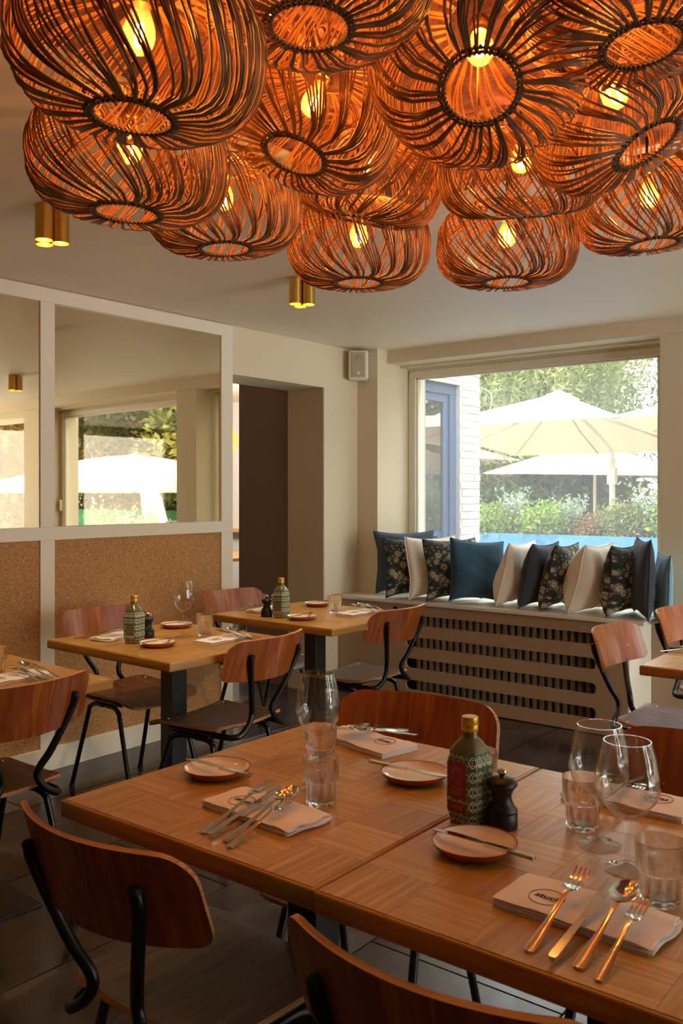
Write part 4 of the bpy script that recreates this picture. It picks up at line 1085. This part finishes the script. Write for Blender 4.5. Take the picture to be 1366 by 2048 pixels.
TR = [('leafy green tree filling the window behind the wide parasol', (-11.2, 20.0), t1, 1.15), ('yellow-green tree at the left part of the window, beside the brick wing', (-13.4, 18.5), t1, 1.05),
 ('tall dark tree behind the window parasols', (-11.6, 23.5), t2, 1.0), ('autumn-tinted tree low between the window parasols', (-9.3, 18.0), t3, .62), 
 ('dark tree reflected at the left of the mirror parasol', (3.2, 17.5), t1, 1.1), ('green tree reflected above the mirror parasol', (6.6, 16.5), t1, .95), ('autumn-tinted tree in the mirror reflection', (9.6, 16.5), t1, 1.25),
 ('dark tree at the far right of the mirror reflection', (12.2, 16.0), t2, 1.05), ('green tree behind the mirror trees', (15.0, 17.0), t1, 1.2), ('dark tree right of the garden view, out of the window', (-3.4, 19.5), t2, 1.0), ('green tree near the garden middle', (0.0, 18.0), t1, 1.0),
 ('green tree filling the window in the left mirror', (17.5, 14.5), t1, 1.25), ('dark tree at the left of the left mirror window', (21.5, 15.5), t2, 1.3), ('yellow-green tree at the corner of the garden', (14.5, 11.5), t3, .9),
 ('green tree beside the glazed side wall', (19.5, 7.0), t1, .8), ('dark tree beside the glazed side wall', (20.0, -1.0), t2, .8)]
for i, (lb, p, me_, s_) in enumerate(TR): tree('leafy_tree', lb, (p[0], p[1], -.3), me_, None, 2.2, .2, GT, s_, i * 1.3)
# willow
def willow(seed, n, rx, top):
    r_ = np.random.default_rng(seed); out = []
    for i in range(n):
        a = r_.uniform(0, 6.28); rr = rx * math.sqrt(r_.uniform(.05, 1)); x, y = rr * math.cos(a), rr * math.sin(a); zt = top - .9 * (rr / rx) ** 2 + r_.uniform(-.4, .3); ln = r_.uniform(1.6, 4.2)
        m_ = int(ln / .085); k_ = np.arange(m_); P = np.stack([x + .06 * np.sin(k_ * .3 + a), y + .06 * np.cos(k_ * .25), zt - k_ * .085], 1); P = P[P[:, 2] > .3]
        out.append(P + r_.normal(size=P.shape) * .035)
    P = np.concatenate(out); V = quads(P, 0, .055, r_, 3.2); return V
wm = mk(leafmesh(willow(8, 620, 2.6, 5.6)), 'leaf_willow')
tree('willow_tree', 'pale weeping willow hanging at the upper right of the window', (-8.5, 17.2, -.3), wm, None, 3.2, .2, GT, 1.0)
# shrubs in and behind the planter
def bush(seed, n, r_, h_, size): 
    rr = np.random.default_rng(seed); p = rr.normal(size=(n, 3)); p /= np.linalg.norm(p, axis=1)[:, None]; p *= rr.uniform(.35, 1, size=(n, 1)); p *= np.array([r_, r_, h_ / 2]); p += rr.normal(size=p.shape) * .05; p[:, 2] += h_ / 2
    return leafmesh(quads(p, .5, size, rr))
def spray(seed, ns, h_, size):
    rr = np.random.default_rng(seed); out = []
    for i in range(ns):
        a = rr.uniform(0, 6.28); L_ = h_ * rr.uniform(.6, 1); lean = rr.uniform(.1, .45); k_ = np.arange(0, L_, .022); 
        P = np.stack([math.cos(a) * lean * k_ ** 1.3 / h_ ** .3, math.sin(a) * lean * k_ ** 1.3 / h_ ** .3, k_], 1) + rr.normal(size=(len(k_), 3)) * .018
        out.append(P); 
    return leafmesh(quads(np.concatenate(out), .3, size, rr, 2.2))
b1 = mk(bush(1, 3800, .42, .55, .035), 'leaf_lime'); b2 = mk(spray(2, 46, .95, .034), 'leaf_silver'); b3 = mk(bush(3, 3800, .5, .8, .045), 'leaf_green'); b4 = mk(bush(5, 3000, .4, .6, .04), 'leaf_autumn')
GB = 'shrubs along the blue planter'
BS = [('feathery silver shrub left in the planter beside the brick wing', (-5.65, 9.58), b2, .75), ('low lime green shrub left in the blue planter', (-5.25, 9.56), b1, .8), ('second silver shrub in the planter', (-4.95, 9.6), b2, .7),
 ('low lime green shrub at the planter middle', (-4.55, 9.58), b1, .85), ('whitish feathery shrub by the parasol pole', (-4.25, 9.6), b2, .62), ('yellowing shrub by the parasol pole', (-4.02, 9.62), b4, .55),
 ('bushy green shrub right in the planter', (-3.62, 9.60), b3, .62), ('silver shrub at the right of the planter', (-3.35, 9.6), b2, .75), ('low lime shrub at the window right edge', (-3.0, 9.6), b1, .9), ('silver shrub beyond the window right edge', (-2.4, 9.6), b2, 1.0)]
def shrub(lb, loc, me_, s_, rz, grp):
    t = thing('garden_shrub', lb, 'shrub', loc, rz, grp); t.scale = (s_,) * 3
    o = bpy.data.objects.new('foliage', me_); C.objects.link(o); o.parent = t; o['kind'] = 'stuff'
    tube('stem', [(0, 0, 0), (.02, 0, .25)], .012, 'trunk', t, 5)
for i, (lb, p, me_, s_) in enumerate(BS): shrub(lb, (p[0], p[1], .78), me_, s_, i * 1.1, GB)
for i, (x, y, me_, s_, lb) in enumerate([(-7.2, 12.6, b3, 1.5, 'large green bush between planter and parasols, left'), (-6.2, 13.3, b2, 1.6, 'large pale bush behind the planter below the parasols'), (-5.2, 12.2, b3, 1.4, 'large green bush behind the parasol pole'), (-8.6, 14.2, b4, 1.8, 'yellowing bush behind the planter'), (-4.4, 12.0, b2, 1.6, 'large silver bush behind the planter right'),
   (-9.6, 16.5, b3, 3.2, 'broad hedge bush at the back left of the garden'), (-7.4, 16.6, b3, 3.2, 'broad hedge bush at the back middle of the garden')]): shrub(lb, (x, y, -.3), me_, s_, i, 'bushes behind the planter')
for i, (x, y, me_, s_, lb) in enumerate([(1.55, 7.3, b2, 1.0, 'feathery white-flowered shrub outside the second window'), (2.3, 7.7, b2, .95, 'feathery shrub below the mirror parasol'), (3.3, 8.3, b2, 1.15, 'feathery shrub at the left of the mirror parasol'), (4.6, 8.6, b2, 1.2, 'pale shrub under the reflected red script'), (.9, 7.0, b1, 1.0, 'lime green shrub beside the second window')]):
    shrub(lb, (x, y, .12 if me_ is b2 else .1), me_, s_, i, 'shrubs outside the second window')
for i, x in enumerate((.9, 3.2)):
    o = box('garden_bed', x - .6, x + 2.4 if i else x + 1.69, 6.9, 9.0, -.3, .12, 'trunk'); tag(o, ['raised soil bed outside the second window', 'raised soil bed under the mirrored parasol'][i], 'planting bed')
o = box('netting_fence', 0.8, 14.0, 12.2, 12.215, -.28, 1.02, 'green_net'); tag(o, 'green netting fence reflected behind the mirror parasol', 'fence')

# parasols
def parasol(label, ctr, S, hem, apex, rz, tilt=(0, 0), pole=None, val=.0, group='white garden parasols', sag=.06, m='fabric_canopy'):
    """ctr = canopy centre (x, y); hem and apex heights; tilt = slopes along x and y"""
    t = thing('garden_parasol', label, 'parasol', (ctr[0], ctr[1], -.28), rz, group)
    n = 24; V, F = [], []; h = S / 2; dz = apex - hem; z0 = .28 + hem
    for j in range(n + 1):
        for i in range(n + 1):
            u, v = -1 + 2 * i / n, -1 + 2 * j / n; r_ = max(abs(u), abs(v)); q = min(abs(u), abs(v)) / max(r_, 1e-6)
            z = z0 + dz * (1 - r_) - sag * math.sin(PI * r_) * (1 - q) * .8 + .05 * r_ * r_ * (1 - q) * 0
            V.append((u * h, v * h, z + tilt[0] * u * h + tilt[1] * v * h))
    for j in range(n):
        for i in range(n):
            a = j * (n + 1) + i; F.append((a, a + 1, a + n + 2, a + n + 1))
    me = mesh(V, F); bm = bmesh.new(); bm.from_mesh(me)
    bmesh.ops.solidify(bm, geom=list(bm.faces), thickness=.004); bm.to_mesh(me); bm.free()
    cn = add('canopy', me, m, t)
    hemz = lambda x, y: z0 + tilt[0] * x + tilt[1] * y
    if val:
        for s_ in range(4):
            a, b_ = [(-h, -h), (h, -h), (h, h), (-h, h)][s_], [(h, -h), (h, h), (-h, h), (-h, -h)][s_]
            V = [(a[0], a[1], hemz(*a)), (b_[0], b_[1], hemz(*b_)), (b_[0], b_[1], hemz(*b_) - val), (a[0], a[1], hemz(*a) - val)]
            add('valance', mesh(V, [(0, 1, 2, 3)]), m, cn)
    V = [(-.22, -.22, z0 + dz * .86), (.22, -.22, z0 + dz * .86), (.22, .22, z0 + dz * .86), (-.22, .22, z0 + dz * .86), (0, 0, z0 + dz + .05)]
    add('vent_cap', mesh(V, [(0, 1, 4), (1, 2, 4), (2, 3, 4), (3, 0, 4), (3, 2, 1, 0)]), m, cn)
    for i in range(8):
        a = i * PI / 4; r_ = h * (math.sqrt(2) if i % 2 else 1) * .97
        x, y = [(1, 0), (1, 1), (0, 1), (-1, 1), (-1, 0), (-1, -1), (0, -1), (1, -1)][i]; x *= h * .97; y *= h * .97
        sg = 0 if i % 2 else .02
        tube('rib', [(0, 0, z0 + dz - .06), (x / 2, y / 2, z0 + dz * .5 - .05 - (.0 if i % 2 else sag * .8) + (tilt[0] * x + tilt[1] * y) / 2), (x, y, hemz(x, y) - .015)], .011, 'pole_grey', t, 6)
    if pole == 'centre': tube('pole', [(0, 0, 0), (0, 0, z0 + dz - .06)], .028, 'pole_grey', t, 12)
    elif pole == 'dark': tube('pole', [(0, 0, 0), (0, 0, z0 + dz - .06)], .04, 'pole_dark', t, 10)
    elif pole:
        px_, py_ = pole
        tube('pole', [(px_, py_, 0), (px_, py_, 2.12)], .04, 'pole_grey', t, 12)
        tube('arm', [(px_, py_, 2.02), (px_ - .03, py_ - .02, 2.25), (px_ * .5, py_ * .5, 2.62), (0, 0, z0 + dz - .10)], .025, 'pole_grey', t, 8, 4)
        box('crank_box', px_ - .06, px_ + .06, py_ - .05, py_ + .05, 1.75, 1.98, 'pole_grey', t, .01)
    lathe('foot_weight', [(0, 0), (.3, 0), (.3, .05), (.06, .07), (0, .07)], 'black_plate', t, 20, loc=((pole[0], pole[1], 0) if isinstance(pole, tuple) else (0, 0, 0)))
    return t
parasol('wide cantilever parasol nearest the window, its pale underside showing', (-5.33, 11.6), 2.85, 2.10, 2.74, 0, (-.0, -.10), (.62, .35))
parasol('lower white parasol further away with its pole below the wide one', (-6.35, 15.3), 3.2, 1.66, 2.32, R(14), (-.02, 0), 'centre')
parasol('parasol cut by the right edge of the window', (-2.45, 10.95), 2.8, 2.12, 2.62, 0, (0, -.05), 'centre')
parasol('distant parasol whose corner shows beside the brick wing', (-9.35, 14.1), 2.9, 1.98, 2.5, 0, (0, 0), 'centre')
mp_ = parasol('large white parasol reflected in the mirror', (6.5, 10.4), 4.8, 1.56, 2.12, R(12), (0, 0), 'dark', .16, sag=-.16)
parasol('second parasol seen at the right end of the mirror', (-.3, 10.6), 3.0, 1.75, 2.25, 0, (0, 0), 'centre', .1)
# red script on the valance of the mirrored parasol
V, F = [], []
for s_ in range(7):
    x = .2 + s_ * .07
    tube_data([(x, -2.12, 1.83), (x + .02, -2.12, 1.87), (x + .035, -2.12, 1.83), (x + .05, -2.12, 1.86), (x + .07, -2.12, 1.83)], .006, 4, V, F)
add('red_script', mesh(V, F), 'red_ink', mp_)
t = thing('folded_parasol', 'closed white parasol leaning beside the reflected parasol pole', 'parasol', (4.1, 9.2, -.28))
tube('folded_canopy', [(0, 0, .9), (.12, -.02, 1.3), (.22, -.04, 1.62), (.30, -.05, 1.80)], .15, 'fabric_canopy', t, 12, 3, radii=[.19] * 3 + [.18] * 3 + [.15] * 3 + [.10])
tube('pole', [(-.16, 0, 0), (0, 0, .92)], .025, 'pole_grey', t, 8)
